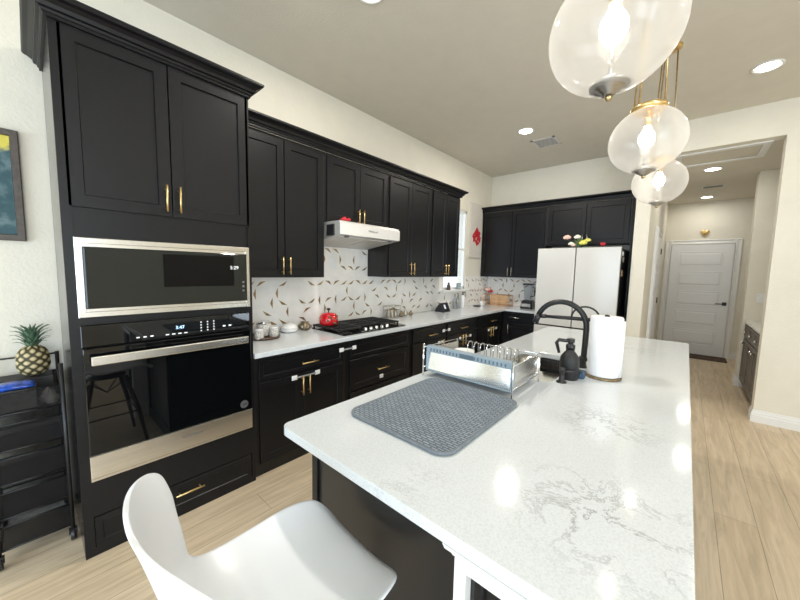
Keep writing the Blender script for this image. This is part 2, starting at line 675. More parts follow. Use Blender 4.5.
        if recalc or merge:
            bm = bmesh.new()
            bm.from_mesh(me)
            if merge:
                bmesh.ops.remove_doubles(bm, verts=bm.verts, dist=1e-4)
            bmesh.ops.recalc_face_normals(bm, faces=bm.faces)
            bm.to_mesh(me)
            bm.free()
        if s.tone:
            at = me.attributes.new('tone', 'FLOAT', 'POINT')
            for i in range(len(s.v)):
                at.data[i].value = s.tone.get(i, 0)
        o = bpy.data.objects.new(name, me)
        COL.objects.link(o)
        if parent is None:
            o.location = org
            WORLD[o.name] = org.copy()
        else:
            o.parent = parent
            WORLD[o.name] = org.copy()
        if solid:
            md = o.modifiers.new('solid', 'SOLIDIFY')
            md.thickness = solid
            md.offset = 0
        if bevel:
            md = o.modifiers.new('bevel', 'BEVEL')
            md.width = bevel
            md.segments = seg
            md.limit_method = 'ANGLE'
            md.angle_limit = math.radians(40)
        if sub:
            md = o.modifiers.new('sub', 'SUBSURF')
            md.levels = sub
            md.render_levels = sub
        return o


def tag(o, label, cat, group=None):
    o['label'] = label
    o['category'] = cat
    if group:
        o['group'] = group
    return o


def thing(name, loc, label, cat, group=None):
    o = bpy.data.objects.new(name, None)
    o.empty_display_size = 0.05
    COL.objects.link(o)
    o.location = loc
    WORLD[o.name] = Vector(loc)
    return tag(o, label, cat, group)


def struct(o):
    o['kind'] = 'structure'
    return o


def dup(root, delta, label, group=None):
    def cp(o, par):
        c = o.copy()
        COL.objects.link(c)
        if par is not None:
            c.parent = par
        for ch in list(o.children):
            cp(ch, c)
        return c
    kids = list(root.children)
    r = root.copy()
    COL.objects.link(r)
    for ch in kids:
        cp(ch, r)
    r.location = Vector(root.location) + Vector(delta)
    r['label'] = label
    if group:
        r['group'] = group
    return r


def text_mb(txt, size, F, u, v, wv, depth=0.0008):
    """letters as thin raised mesh on a face"""
    c = bpy.data.curves.new('t', 'FONT')
    c.body = txt
    c.size = size
    c.align_x = 'CENTER'
    c.align_y = 'CENTER'
    c.extrude = depth
    c.resolution_u = 3
    o = bpy.data.objects.new('t', c)
    COL.objects.link(o)
    bpy.context.view_layer.update()
    me = bpy.data.meshes.new_from_object(o.evaluated_get(bpy.context.evaluated_depsgraph_get()))
    mb = MB()
    mb.add([F(u + p.co.x, v + p.co.y, wv + p.co.z) for p in me.vertices], [tuple(p.vertices) for p in me.polygons])
    bpy.data.objects.remove(o)
    bpy.data.curves.remove(c)
    bpy.data.meshes.remove(me)
    return mb


def rrect(x0, x1, y0, y1, r, n=6):
    rs = r if isinstance(r, (list, tuple)) else [r] * 4
    out = []
    for (cx, cy, a0, rr) in ((x1 - rs[0], y1 - rs[0], 0, rs[0]), (x0 + rs[1], y1 - rs[1], 90, rs[1]),
                             (x0 + rs[2], y0 + rs[2], 180, rs[2]), (x1 - rs[3], y0 + rs[3], 270, rs[3])):
        for k in range(n + 1):
            a = math.radians(a0 + 90 * k / n)
            out.append((cx + rr * math.cos(a), cy + rr * math.sin(a)))
    return out


# ------------------------------------------------------------------ setting
YB = 5.711       # back wall
YH = 4.944       # wall with the hall opening
XR = 6.5
YN = -3.2
struct(MB().box(-0.15, XR + .15, YN - .15, 9.0, -0.08, 0).build('floor', FLOOR))
struct(MB().box(-0.15, XR + .15, YN - .15, YB + .12, ZC, ZC + 0.1).build('ceiling', CEIL))
struct(MB().box(2.28, 4.3, YH + .14, 8.6, ZH, ZH + 0.08).build('ceiling_hall', CEIL))

# left wall with the kitchen window
WY0, WY1, WZ0, WZ1 = 4.20, 4.86, 1.215, 2.49
mb = MB()
mb.box(-0.14, 0, YN, WY0, 0, ZC)
mb.box(-0.14, 0, WY1, YB, 0, ZC)
mb.box(-0.14, 0, WY0, WY1, 0, WZ0)
mb.box(-0.14, 0, WY0, WY1, WZ1, ZC)
struct(mb.build('wall_left', WALL))
mb = MB()
mb.fbox(FX(-0.05), WY0, WY0 + .035, WZ0, WZ1, 0, .04)
mb.fbox(FX(-0.05), WY1 - .035, WY1, WZ0, WZ1, 0, .04)
mb.fbox(FX(-0.05), WY0, WY1, WZ0, WZ0 + .035, 0, .04)
mb.fbox(FX(-0.05), WY0, WY1, WZ1 - .035, WZ1, 0, .04)
mb.fbox(FX(-0.05), WY0, WY1, 1.85, 1.88, 0, .03)
win = struct(mb.build('window_1', TRIM))
MB().fbox(FX(-0.035), WY0 + .03, WY1 - .03, WZ0 + .03, WZ1 - .03, 0, .006).build('pane', PANE, win)
struct(MB().box(-0.06, 0.085, 4.11, 4.90, 1.185, 1.212).build('trim_1', TRIM, bevel=.004))

struct(MB().box(-0.14, 2.28, YB, YB + .12, 0, ZC).build('wall_back', WALL))
struct(MB().box(2.28, 2.43, YH, 8.6, 0, ZC).build('wall_hall_left', WALL, bevel=.006))
mb = MB()
mb.box(3.442, XR, YH, YH + .14, 0, ZC)
mb.box(2.43, 3.442, YH, YH + .14, ZH, ZC)
struct(mb.build('wall_front', WALL))
struct(MB().box(2.43, 4.3, 8.45, 8.6, 0, ZH).build('wall_hall_end', WALL))
struct(MB().box(3.43, 4.1, 6.42, 6.64, 0, ZH).build('wall_hall_pillar', WALL, bevel=.006))
struct(MB().box(4.1, 4.25, YH + .14, 8.45, 0, ZH).build('wall_hall_right', WALL))
# the far sides of the open room, out of the picture
mb = MB()
mb.box(-0.14, XR, YN - .14, YN, 0, .35)
mb.box(-0.14, XR, YN - .14, YN, 2.35, ZC)
mb.box(-0.14, .45, YN - .14, YN, .35, 2.35)
mb.box(4.15, XR, YN - .14, YN, .35, 2.35)
struct(mb.build('wall_rear', WALL))
mb = MB()
mb.box(XR, XR + .14, YN, -2.7, 0, ZC)
mb.box(XR, XR + .14, 0.3, YH + .14, 0, ZC)
mb.box(XR, XR + .14, -2.7, 0.3, 0, .6)
mb.box(XR, XR + .14, -2.7, 0.3, 2.6, ZC)
struct(mb.build('wall_right', WALL))
mb = MB()
for u in (.45, 1.65, 2.9, 4.09):
    mb.box(u, u + .06, YN - .1, YN - .04, .35, 2.35)
for z in (.35, 2.29):
    mb.box(.45, 4.15, YN - .1, YN - .04, z, z + .06)
win2 = struct(mb.build('window_2', TRIM))
MB().box(.5, 4.1, YN - .075, YN - .068, .4, 2.3).build('pane', PANE, win2)
mb = MB()
for u in (-2.7, -1.23, .24):
    mb.box(XR + .04, XR + .1, u, u + .06, .6, 2.6)
for z in (.6, 2.54):
    mb.box(XR + .04, XR + .1, -2.7, .3, z, z + .06)
win_added = struct(mb.build('window_added', TRIM))  # unseen window, added with the side fill to light the left wall
MB().box(XR + .068, XR + .075, -2.65, .25, .65, 2.55).build('pane', PANE, win_added)

# baseboards
BP = [(0, 0), (.016, 0), (.016, .075), (.012, .083), (.012, .098), (.007, .108), (.004, .128), (0, .128)]
struct(MB().sweep(BP, [(3.442, YH + .14), (3.442, YH), (XR, YH)][::-1][::-1] if False else [(3.442, YH + .14), (3.442, YH), (XR, YH)]).build('baseboard_front', TRIM))
struct(MB().sweep(BP, [(3.70, 6.42), (3.43, 6.42), (3.43, 6.64), (4.1, 6.64)][::-1]).build('baseboard_pillar', TRIM))
struct(MB().sweep(BP, [(3.50, 8.45), (4.1, 8.45)]).build('baseboard_end', TRIM))
struct(MB().sweep(BP, [(2.43, 5.05), (2.43, YH), (2.28, YH)][::-1]).build('baseboard_corner', TRIM))
struct(MB().sweep(BP, [(0, YN), (0, 0.10)]).build('baseboard_left', TRIM))


def panel_door(name, F, u0, u1, hz, npan, hinge_left=True):
    d = struct(MB().fbox(F, u0, u1, 0.012, hz, 0.004, .030).build(name, DOORW))
    mb = MB()
    st = .115
    ph = (hz - .012 - st - .19 - (npan - 1) * .085) / npan
    z = .19
    for i in range(npan):
        mb.rings(F, u0 + st, u1 - st, z, z + ph, [(0, .0302), (.004, .034), (.012, .034), (.022, .0312), (.030, .0312), (.052, .0375)], cap0=False)
        z += ph + .085
    mb.build('raised_panel', DOORW, d)
    return d


F_end = FY(8.45)
d1 = panel_door('door_1', F_end, 2.545, 3.42, 2.10, 5)
mb = MB()
cw = .082
for (a, b) in ((2.545 - .012 - cw, 2.545 - .012), (3.42 + .012, 3.42 + .012 + cw)):
    mb.rings(F_end, a, b, 0, 2.112 + cw, [(0, 0), (0, .018), (.012, .022), (.03, .014)])
mb.rings(F_end, 2.545 - .012, 3.432, 2.112, 2.112 + cw, [(0, 0), (0, .018), (.012, .022), (.03, .014)])
mb.build('casing', TRIM, d1)
mb = MB()
mb.fbox(F_end, 3.335, 3.395, .975, 1.035, .030, .042)
mb.cyl((3.365, 8.405, 1.005), (3.365, 8.36, 1.005), .010)
mb.tube([(3.365, 8.365, 1.005), (3.24, 8.365, 1.005)], .009, 10)
mb.build('lever_handle', BMETAL, d1, bevel=.003)
F_hl = FX(2.43)
d2 = panel_door('door_2', F_hl, 6.00, 6.86, 2.10, 5)
mb = MB()
for (a, b) in ((6.00 - .012 - cw, 5.988), (6.872, 6.872 + cw)):
    mb.rings(F_hl, a, b, 0, 2.112 + cw, [(0, 0), (0, .030), (.012, .036), (.03, .024)])
mb.rings(F_hl, 5.988, 6.872, 2.112, 2.112 + cw, [(0, 0), (0, .030), (.012, .036), (.03, .024)])
mb.build('casing', TRIM, d2)
mb = MB()
for z in (.25, 1.05, 1.85):
    mb.cyl((2.466, 6.864, z), (2.466, 6.864, z + .09), .007)
mb.build('hinge', BMETAL, d2)

# attic hatch trim in the hall ceiling
mb = MB()
HF = FZn(ZH)
mb.fbox(HF, 2.60, 3.37, 5.05, 5.115, 0, .014)
mb.fbox(HF, 2.60, 3.37, 5.565, 5.63, 0, .014)
mb.fbox(HF, 2.60, 2.665, 5.115, 5.565, 0, .014)
mb.fbox(HF, 3.305, 3.37, 5.115, 5.565, 0, .014)
struct(mb.build('trim_2', TRIM, bevel=.004))
struct(MB().fbox(HF, 2.668, 3.302, 5.118, 5.562, 0, .005).build('trim_3', CEIL))

# backsplash: marble tile with bowed metal slivers set in
BTH = .008


def splash(name, F, u0, u1, v0, v1, holes, seed):
    rnd = random.Random(seed)
    mb = MB()
    cells = []
    if holes:
        (a, b, c, d) = holes
        mb.fbox(F, u0, a, v0, v1, 0, BTH)
        mb.fbox(F, b, u1, v0, v1, 0, BTH)
        mb.fbox(F, a, b, v0, c, 0, BTH)
    else:
        mb.fbox(F, u0, u1, v0, v1, 0, BTH)
    side = .118
    dx, dy = side * math.sqrt(3), side * 1.5

    def inside(u, v):
        if not (u0 + .03 < u < u1 - .03 and v0 + .03 < v < v1 - .03):
            return False
        if holes and holes[0] - .04 < u < holes[1] + .04 and v > holes[2] - .03:
            return False
        return True
    rows = int((v1 - v0) / dy) + 3
    cols = int((u1 - u0) / dx) + 3
    for j in range(rows):
        for i in range(cols):
            cx = u0 + i * dx + (j % 2) * dx / 2
            cy = v0 + j * dy
            for ang in (0, 60, 120):
                if rnd.random() > .72:
                    continue
                a = math.radians(ang)
                ex, ey = cx + math.cos(a) * side * .866, cy + math.sin(a) * side * .866
                if not inside(ex, ey):
                    continue
                a += rnd.choice((0, 0, 0, PI / 3, -PI / 3))
                t = Vector((-math.sin(a), math.cos(a)))
                nrm = Vector((math.cos(a), math.sin(a))) * (1 if rnd.random() > .5 else -1)
                L = side * .42
                W = side * .17
                e0 = Vector((ex, ey))
                pts = [e0 + t * L, e0 + nrm * W + t * L * .12, e0 + nrm * W - t * L * .12, e0 - t * L, e0 - nrm * W * .05]
                vs = [F(p.x, p.y, BTH + .0009) for p in pts] + [F(p.x, p.y, BTH - .002) for p in pts]
                fs = [(0, 1, 2, 3, 4)] + [(k, (k + 1) % 5, (k + 1) % 5 + 5, k + 5) for k in range(5)]
                mb.add(vs, fs, 1)
    return struct(mb.build(name, [TILE, SLIVER], recalc=True))


ZCT = 0.915
mb = splash('wall_backsplash_left', FX(0), .99, YB - .009, ZCT, 1.425, (4.19, 4.87, 1.185, 1.5), 3)
mb = splash('wall_backsplash_range', FX(0), 1.80, 2.615, 1.425, 1.90, None, 11)
mb = splash('wall_backsplash_back', FY(YB), 0.009, 1.16, ZCT, 1.42, None, 5)
mb = MB()
mb.rings(FX(BTH), 2.085, 2.165, 1.50, 1.62, [(0, 0), (0, .004), (.004, .006)])
for z in (1.535, 1.585):
    mb.fbox(FX(BTH), 2.11, 2.14, z - .014, z + .014, .004, .0075)
tag(mb.build('wall_outlet', WPLAST), 'white electric outlet plate on the tiles above the cooktop', 'outlet')

# ------------------------------------------------------------------ cabinets
DT = .020
DPROF = [(0, 0), (0, DT - .002), (.002, DT), (.058, DT), (.062, DT - .009)]


def door(F, u0, u1, v0, v1, parent, name='door', prof=None):
    return MB().rings(F, u0, u1, v0, v1, prof or DPROF).build(name, BLACK, parent)


def handle(F, u, v, L, vertical, parent, m=None):
    mb = MB()
    h = L / 2
    r = .0055
    d = .032
    if vertical:
        mb.cyl(F(u, v - h, DT + d), F(u, v + h, DT + d), r, n=10)
        for q in (-.72, .72):
            mb.cyl(F(u, v + q * h, DT), F(u, v + q * h, DT + d), r * .8, n=8)
    else:
        mb.cyl(F(u - h, v, DT + d), F(u + h, v, DT + d), r, n=10)
        for q in (-.72, .72):
            mb.cyl(F(u + q * h, v, DT), F(u + q * h, v, DT + d), r * .8, n=8)
    return mb.build('handle', m or GOLD, parent)


# tall oven cabinet
XT = .610
F = FX(XT)
TY0, TY1 = .113, .985
t = thing('oven_cabinet', (.3, .55, 0), 'tall black cabinet built around the wall oven and microwave, with two shaker doors on top', 'cabinet')
mb = MB()
ty = TY0
mb.box(.003, XT, TY1 - .02, TY1, 0, 2.60)
mb.box(.003, .02, TY0, TY1, 0, 2.60)
for (a, b) in ((0, .10), (.395, .405), (1.215, 1.232), (1.642, 1.66), (2.58, 2.60)):
    mb.box(.003, XT - .005, TY0 + .015, TY1 - .01, a, b)
mb.build('carcass', CARC, t)
MB().box(.003, XT, TY0, TY0 + .02, 0, 2.60).build('side_panel', mat('smooth_black_side', (0.012, 0.012, 0.013), 0.16), t)
mb = MB()
mb.fbox(F, TY0, .152, 0, 2.60, 0, .02)
mb.fbox(F, .962, TY1, 0, 2.60, 0, .02)
mb.fbox(F, .152, .962, 2.573, 2.60, 0, .02)
mb.fbox(F, .152, .962, 1.632, 1.79, 0, .012)
mb.fbox(F, .152, .962, 1.205, 1.24, 0, .02)
mb.fbox(F, .152, .962, .213, .408, 0, .02)
mb.fbox(F, .152, .962, 0, .045, 0, .02)
mb.build('face_frame', BLACK, t)
d = door(F, .140, .551, 1.772, 2.574, t)
handle(F, .522, 1.868, .142, True, d)
d = door(F, .556, .978, 1.772, 2.574, t)
handle(F, .585, 1.868, .142, True, d)
d = door(F, .155, .958, .042, .205, t, 'drawer', [(0, 0), (0, DT - .002), (.002, DT), (.03, DT), (.034, DT - .006)])
handle(F, .577, .148, .150, False, d)
MB().sweep([(0, 0), (.008, 0), (.008, .02), (0, .028)], [(0.02, TY0), (XT + .02, TY0), (XT + .02, TY1)][::-1]).build('shoe_moulding', BLACK, t) if False else None


def crown_prof(z, i=0):
    return [(-i, z), (.010, z), (.010, z + .012), (.016, z + .016), (.018, z + .026), (.030, z + .030), (.034, z + .046), (.050, z + .058),
            (.066, z + .064), (.072, z + .072), (.072, z + .084), (-i, z + .084)]


def crown(name, z, path, label, dentil=None):
    tt = MB().sweep(crown_prof(z, 0 if z > 2.56 else .018), path)
    if dentil:
        (x, a, b) = dentil
        k = a
        while k < b:
            tt.box(x - .001, x + .0125, k, k + .011, z - .003, z + .006)
            k += .02
    return tag(tt.build(name, BLACK), label, 'moulding')


crown('crown_moulding', 2.575, [(0.003, TY0 - .001), (XT + .021, TY0 - .001), (XT + .021, TY1 + .001), (.425, TY1 + .001)], 'black crown moulding capping the tall oven cabinet, highest on the left')

# microwave
FO = FX(XT + .020)
t = thing('microwave', (.4, .55, 1.245), 'built-in microwave with stainless frame and dark glass door above the oven', 'microwave')
MB().box(.08, XT - .003, .170, .944, 1.245, 1.628).build('body', BMETAL, t)
MB().rings(FO, .148, .966, 1.242, 1.630, [(0, 0), (0, .012), (.003, .015), (.026, .015), (.028, .010)], cap0=False).build('trim_frame', STEEL, t)
MB().rings(FO, .176, .944, 1.285, 1.586, [(0, .006), (0, .020), (.006, .024)]).build('door', MGLASS, t)
mb = MB()
mb.fbox(FO, .49, .862, 1.385, 1.566, .0241, .0247)
mb.build('window', mat('dark_window', (.002, .002, .003), .05, spec=.22), t)
text_mb('5:29', .030, FO, .865, 1.497, .0248).build('clock_display', LCDW, t)
for z in (1.345, 1.372, 1.399):
    MB().fbox(FO, .912, .926, z, z + .014, .024, .0248).build('touch_button', GREYMK, t)

# wall oven
t = thing('wall_oven', (.4, .55, .41), 'black glass wall oven with a wide steel handle and steel lower strip', 'oven')
MB().box(.06, XT - .003, .170, .944, .41, 1.203).build('body', BMETAL, t)
MB().rings(FO, .150, .958, 1.095, 1.203, [(0, 0), (0, .012), (.003, .015)]).build('control_panel', BGLASS, t)
text_mb('3:47', .026, FO, .560, 1.150, .0152).build('clock_display', LCD, t)
mb = MB()
for i in range(4):
    MB().fbox(FO, .49 + i * .03, .506 + i * .03, 1.113, 1.119, .015, .0156).build('control_mark', LCDW, t)
for i in range(3):
    mb = MB()
    for k in range(4):
        mb.fbox(FO, .665 + i * .035, .672 + i * .035, 1.115 + .017 * k, 1.121 + .017 * k, .015, .0156)
    mb.build('keypad_column', LCDW, t)
for i in range(2):
    MB().fbox(FO, .79 + i * .035, .806 + i * .035, 1.128, 1.136, .015, .0156).build('control_mark', LCDW, t)
for i in range(3):
    MB().fbox(FO, .36 + i * .03, .374 + i * .03, 1.115, 1.121, .015, .0156).build('control_mark', LCDW, t)
d = MB().rings(FO, .152, .957, .545, 1.090, [(0, 0), (0, .026), (.004, .030)]).build('door', BGLASS, t)
mb = MB()
mb.fbox(FO, .176, .925, 1.012, 1.058, .062, .076)
for u in (.196, .895):
    mb.fbox(FO, u - .012, u + .012, 1.022, 1.048, .03, .064)
mb.build('handle', STEEL, d, bevel=.005)
mb = MB()
mb.lathe((XT + .0502, .905, .592), [(.026, 0), (.026, .0008)], 28, ax='x')
mb.build('round_badge', GREYMK, d)
mb = MB()
for (u_, v_, h_) in ((-.010, -.004, .010), (-.003, -.007, .015), (.004, -.004, .010), (.010, -.007, .013)):
    mb.fbox(FO, .905 + u_, .909 + u_, .592 + v_, .592 + v_ + h_, .0309, .0314)
mb.build('badge_mark', BMETAL, d)
MB().rings(FO, .152, .960, .425, .543, [(0, 0), (0, .024), (.003, .027)]).build('lower_strip', STEEL, t)
text_mb('Whirlpool', .026, FO, .60, .495, .0275).build('logo', GREYMK, t)
MB().fbox(FO, .152, .960, .409, .422, 0, .020).build('vent_strip', STEEL, t)

# upper cabinets on the left wall
XU = .315
F = FX(XU)
UZ0 = 1.424


def upper(y0, y1, z0, label, F=F, hz=None, group=None, name='upper_cabinet', ztop=2.535, hm=None, frame=.022, back=.003, axis='x'):
    if axis == 'x':
        t = thing(name, (.15, (y0 + y1) / 2, z0), label, 'cabinet', group)
        MB().box(.010, XU, y0, y1, z0, ztop).build('carcass', CARC, t)
    else:
        t = thing(name, ((y0 + y1) / 2, YB - .15, z0), label, 'cabinet', group)
        MB().box(y0, y1, YB - XU, YB - .010, z0, ztop).build('carcass', CARC, t)
    m = (y0 + y1) / 2
    h = hz or z0 + .097
    d = door(F, y0 + frame, m - .003, z0 + .006, ztop - .024, t)
    handle(F, m - .031, h, .14, True, d, hm)
    d = door(F, m + .003, y1 - frame, z0 + .006, ztop - .024, t)
    handle(F, m + .031, h, .14, True, d, hm)
    return t


upper(1.000, 1.790, UZ0, 'black two-door wall cabinet beside the oven cabinet, left of the range hood')
upper(1.790, 2.618, 1.935, 'short black two-door wall cabinet directly above the range hood', hz=2.015)
upper(2.618, 3.420, UZ0, 'black two-door wall cabinet just right of the range hood')
upper(3.420, 4.100, UZ0, 'narrow black two-door wall cabinet beside the window')
crown('crown_moulding', 2.536, [(XU + DT, .985 + .003), (XU + DT, 4.101), (.003, 4.101)][::1], 'long black crown moulding with a bead row running over the left wall cabinets', (XU + DT, 1.0, 4.1))

# cabinets on the back wall
FB = FY(YB - XU)
hm = PEWTER
upper(.010, 1.110, 1.42, 'black two-door corner wall cabinet on the back wall beside the red flower canvas', F=FB, axis='y', hm=STEEL)
upper(1.112, 2.200, 1.93, 'wide black two-door cabinet over the white refrigerator', F=FB, axis='y', hm=STEEL, hz=2.01)
crown('crown_moulding', 2.536, [(.003, YB - XU - DT - .001), (2.215, YB - XU - DT - .001)], 'straight black crown moulding along the back wall cabinets above the refrigerator')
tag(MB().box(2.205, 2.222, YB - XU - .02, YB - .005, 0, 2.535).build('end_panel', BLACK), 'narrow black end panel at the right side of the refrigerator recess', 'panel')

# base cabinets on the left wall
XB = .600
F = FX(XB)
BZ = .878


def base(y0, y1, label, drawer=True, two=True, deep=False):
    t = thing('base_cabinet', (.3, (y0 + y1) / 2, 0), label, 'cabinet')
    MB().box(.012, XB, y0 + .001, y1 - .001, 0, BZ).build('carcass', CARC, t)
    m = (y0 + y1) / 2
    fr = .026
    return t, m, fr


DRP = [(0, 0), (0, DT - .002), (.002, DT), (.03, DT), (.034, DT - .006)]
t, m, fr = base(.988, 1.815, 'black base cabinet next to the oven, door handles tied by a white child lock')
d = door(F, 1.03, 1.772, .705, .850, t, 'drawer', DRP)
handle(F, 1.425, .772, .145, False, d)
d = door(F, 1.03, 1.372, .09, .690, t)
handle(F, 1.385 - .028 + .002, .600, .150, True, d)
d = door(F, 1.378, 1.772, .09, .690, t)
handle(F, 1.418, .600, .150, True, d)
t, m, fr = base(1.817, 2.700, 'black base cabinet under the cooktop with a deep lower drawer')
d = door(F, 1.855, 2.665, .705, .850, t, 'drawer_front', DRP)
d = door(F, 1.855, 2.665, .405, .690, t, 'drawer')
handle(F, 2.252, .548, .16, False, d)
d = door(F, 1.855, 2.665, .09, .390, t, 'drawer')
handle(F, 2.252, .30, .16, False, d)
t, m, fr = base(2.702, 3.385, 'black base cabinet just right of the cooktop cabinet, behind the dish rack')
d = door(F, 2.74, 3.35, .705, .850, t, 'drawer', DRP)
handle(F, 3.085, .762, .17, False, d)
d = door(F, 2.74, 3.35, .09, .690, t)
handle(F, 3.30, .600, .150, True, d)
t, m, fr = base(3.387, 4.20, 'black two-door base cabinet with brass handles under the black smart display')
d = door(F, 3.42, 4.165, .705, .850, t, 'drawer', DRP)
handle(F, 3.80, .762, .17, False, d)
d = door(F, 3.42, 3.79, .09, .690, t)
handle(F, 3.755, .600, .150, True, d)
d = door(F, 3.796, 4.165, .09, .690, t)
handle(F, 3.83, .600, .150, True, d)
t, m, fr = base(4.202, 5.05, 'last black base cabinet of the left run, under the kitchen window')
d = door(F, 4.235, 5.0, .705, .850, t, 'drawer', DRP)
handle(F, 4.68, .762, .17, False, d)
d = door(F, 4.235, 4.615, .09, .690, t)
handle(F, 4.58, .600, .150, True, d)
d = door(F, 4.621, 5.0, .09, .690, t)
handle(F, 4.66, .600, .150, True, d)
# return run on the back wall
FBB = FY(5.10)
t = thing('base_cabinet', (.55, 5.4, 0), 'black base cabinet on the back wall between the corner and refrigerator', 'cabinet')
MB().box(.012, 1.145, 5.10, YB - .012, 0, BZ).build('carcass', CARC, t)
d = MB().rings(FBB, .665, 1.125, .705, .850, DRP).build('drawer', BLACK, t)
handle(FBB, .80, .790, .17, False, d, STEEL)
d = MB().rings(FBB, .665, 1.125, .09, .690, DPROF).build('door', BLACK, t)
handle(FBB, .71, .60, .15, True, d, STEEL)

# L-shaped counter
mb = MB()
mb.prism([(.009, .988), (.648, .988), (.648, 5.062), (1.155, 5.062), (1.155, YB - .009), (.009, YB - .009)], .879, ZCT)
tag(mb.build('countertop', QUARTZ, bevel=.004), 'white quartz counter running in an L along the tiled left and back walls', 'countertop')

# range hood
t = thing('range_hood', (.25, 2.21, 1.72), 'slim white and steel range hood above the black gas cooktop', 'range hood')
mb = MB()
y0, y1 = 1.822, 2.606
prof = [(.012, 1.728), (.012, 1.930), (.498, 1.930), (.500, 1.905), (.500, 1.812), (.492, 1.806)]
mb.loft([[(x, y, z) for (x, z) in prof] for y in (y0, y1)], smooth=False)
mb.build('canopy', mat('hood_enamel', (0.62, 0.60, 0.57), 0.3, 0.35, vary=0.02), t, bevel=.003)
mb = MB()
mb.fbox(FX(.500), y0 - .002, y1 + .002, 1.808, 1.912, -.002, .010)
fr = mb.build('front_band', mat('hood_front', (0.84, 0.83, 0.81), 0.25, 0.3, vary=0.02), t, bevel=.003)
text_mb('Whirlpool', .030, FX(.510), 2.22, 1.865, .0005).build('logo', GREYMK, fr)
mb = MB()
for (a, b) in ((1.86, 2.205), (2.225, 2.57)):
    vs = []
    for yy in (a, b):
        for (x, z) in ((.10, 1.7425), (.44, 1.7975), (.44, 1.7925), (.10, 1.7375)):
            vs.append((x, yy, z))
    mb.add(vs, [(0, 1, 2, 3), (7, 6, 5, 4), (0, 4, 5, 1), (1, 5, 6, 2), (2, 6, 7, 3), (3, 7, 4, 0)])
mb.build('filter', mat('filter_alloy', (0.66, 0.63, 0.58), 0.45, 0.2), t)
for yy in (1.93, 2.50):
    MB().lathe((.465, yy, 1.790), [(.022, 0), (.022, .012)], 16).build('light_button', GREYMK, t)
mb = MB()
mb.box(.33, .43, 1.806, 1.821, 1.80, 1.90)
mb.build('end_cap', BPLAST, t)

# gas cooktop
t = thing('gas_cooktop', (.36, 2.22, ZCT), 'black gas cooktop with cast iron grates set in the white counter', 'cooktop')
MB().prism(rrect(.085, .60, 1.80, 2.64, .02), ZCT + .0005, ZCT + .010).build('glass_base', BGLASS, t, bevel=.003)
for (a, b) in ((1.815, 2.085), (2.09, 2.35), (2.355, 2.625)):
    mb = MB()
    x0, x1 = .10, .50
    if a > 2.0 and b < 2.4:
        x1 = .44
    for xx in (x0, x1):
        mb.box(xx - .006, xx + .006, a, b, ZCT + .028, ZCT + .042)
    for yy in (a + .006, b - .006):
        mb.box(x0, x1, yy - .006, yy + .006, ZCT + .028, ZCT + .042)
    for k in range(1, 5):
        yy = a + (b - a) * k / 5
        mb.box(x0, x1, yy - .004, yy + .004, ZCT + .030, ZCT + .042)
    for k in (1, 2):
        xx = x0 + (x1 - x0) * k / 3
        mb.box(xx - .005, xx + .005, a, b, ZCT + .028, ZCT + .040)
    for xx in (x0 + .004, x1 - .004):
        for yy in (a + .01, b - .01):
            mb.box(xx - .006, xx + .006, yy - .006, yy + .006, ZCT + .0095, ZCT + .03)
    mb.build('grate', CASTI, t)
for (bx, by, br) in ((.20, 1.95, .045), (.40, 1.95, .038), (.28, 2.22, .06), (.20, 2.49, .038), (.40, 2.49, .045)):
    MB().lathe((bx, by, ZCT + .0098), [(br, 0), (br, .008), (br * .7, .010), (br * .7, .018), (0, .020)], 20).build('burner', CASTI, t)
for k in range(5):
    MB().lathe((.545, 2.10 + k * .075, ZCT + .0098), [(.021, 0), (.021, .004), (.017, .006), (.015, .026), (0, .027)], 18).build('knob', CHROME, t)

# island
IX0, IX1, IY0, IY1 = 1.705, 2.872, .597, 3.80
SX0, SX1, SY0, SY1 = 1.90, 2.305, 1.83, 2.49
bm = bmesh.new()
outer = rrect(IX0, IX1, IY0, IY1, [.04, .05, .035, .05], 6)
inner = rrect(SX0, SX1, SY0, SY1, .06, 6)
edges = []
for lp in (outer, inner):
    vs = [bm.verts.new((p[0], p[1], .882)) for p in lp]
    for k in range(len(vs)):
        edges.append(bm.edges.new((vs[k], vs[(k + 1) % len(vs)])))
bmesh.ops.triangle_fill(bm, use_beauty=True, use_dissolve=False, edges=edges)
ret = bmesh.ops.extrude_face_region(bm, geom=list(bm.faces))
bmesh.ops.translate(bm, verts=[g for g in ret['geom'] if isinstance(g, bmesh.types.BMVert)], vec=(0, 0, ZCT - .882))
bmesh.ops.recalc_face_normals(bm, faces=bm.faces)
mb = MB()
bm.verts.ensure_lookup_table()
bm.verts.index_update()
mb.add([v.co[:] for v in bm.verts], [tuple(v.index for v in f.verts) for f in bm.faces])
bm.free()
tag(mb.build('island_countertop', QUARTZ, bevel=.004), 'large white quartz slab with grey veins on the kitchen island', 'countertop')

t = thing('island_cabinet', (2.29, 2.2, 0), 'dark island base under the white slab, with a white framed corner post', 'island')
mb = MB()
mb.box(1.722, 2.80, .735, 1.815, 0, .881)
mb.box(1.722, 2.80, 2.51, 3.72, 0, .881)
mb.box(2.335, 2.80, 1.815, 2.51, 0, .881)
mb.box(1.722, 1.875, 1.815, 2.51, 0, .881)
mb.box(1.875, 2.335, 1.815, 2.51, 0, .60)
mb.build('body', mat('island_black_paint', (0.022, 0.021, 0.021), 0.30, vary=0.05), t)
mb = MB()
mb.fbox(FY(.735), 1.722, 1.757, 0, .881, 0, .012)
mb.fbox(FY(.735), 2.40, 2.46, 0, .881, 0, .012)
mb.fbox(FY(.735), 1.757, 2.40, 0, .10, 0, .012)
mb.build('panel_frame', BLACK, t, bevel=.002)
mb = MB()
mb.box(2.462, 2.492, .612, .734, 0, .850)
mb.box(2.810, 2.845, .612, .734, 0, .850)
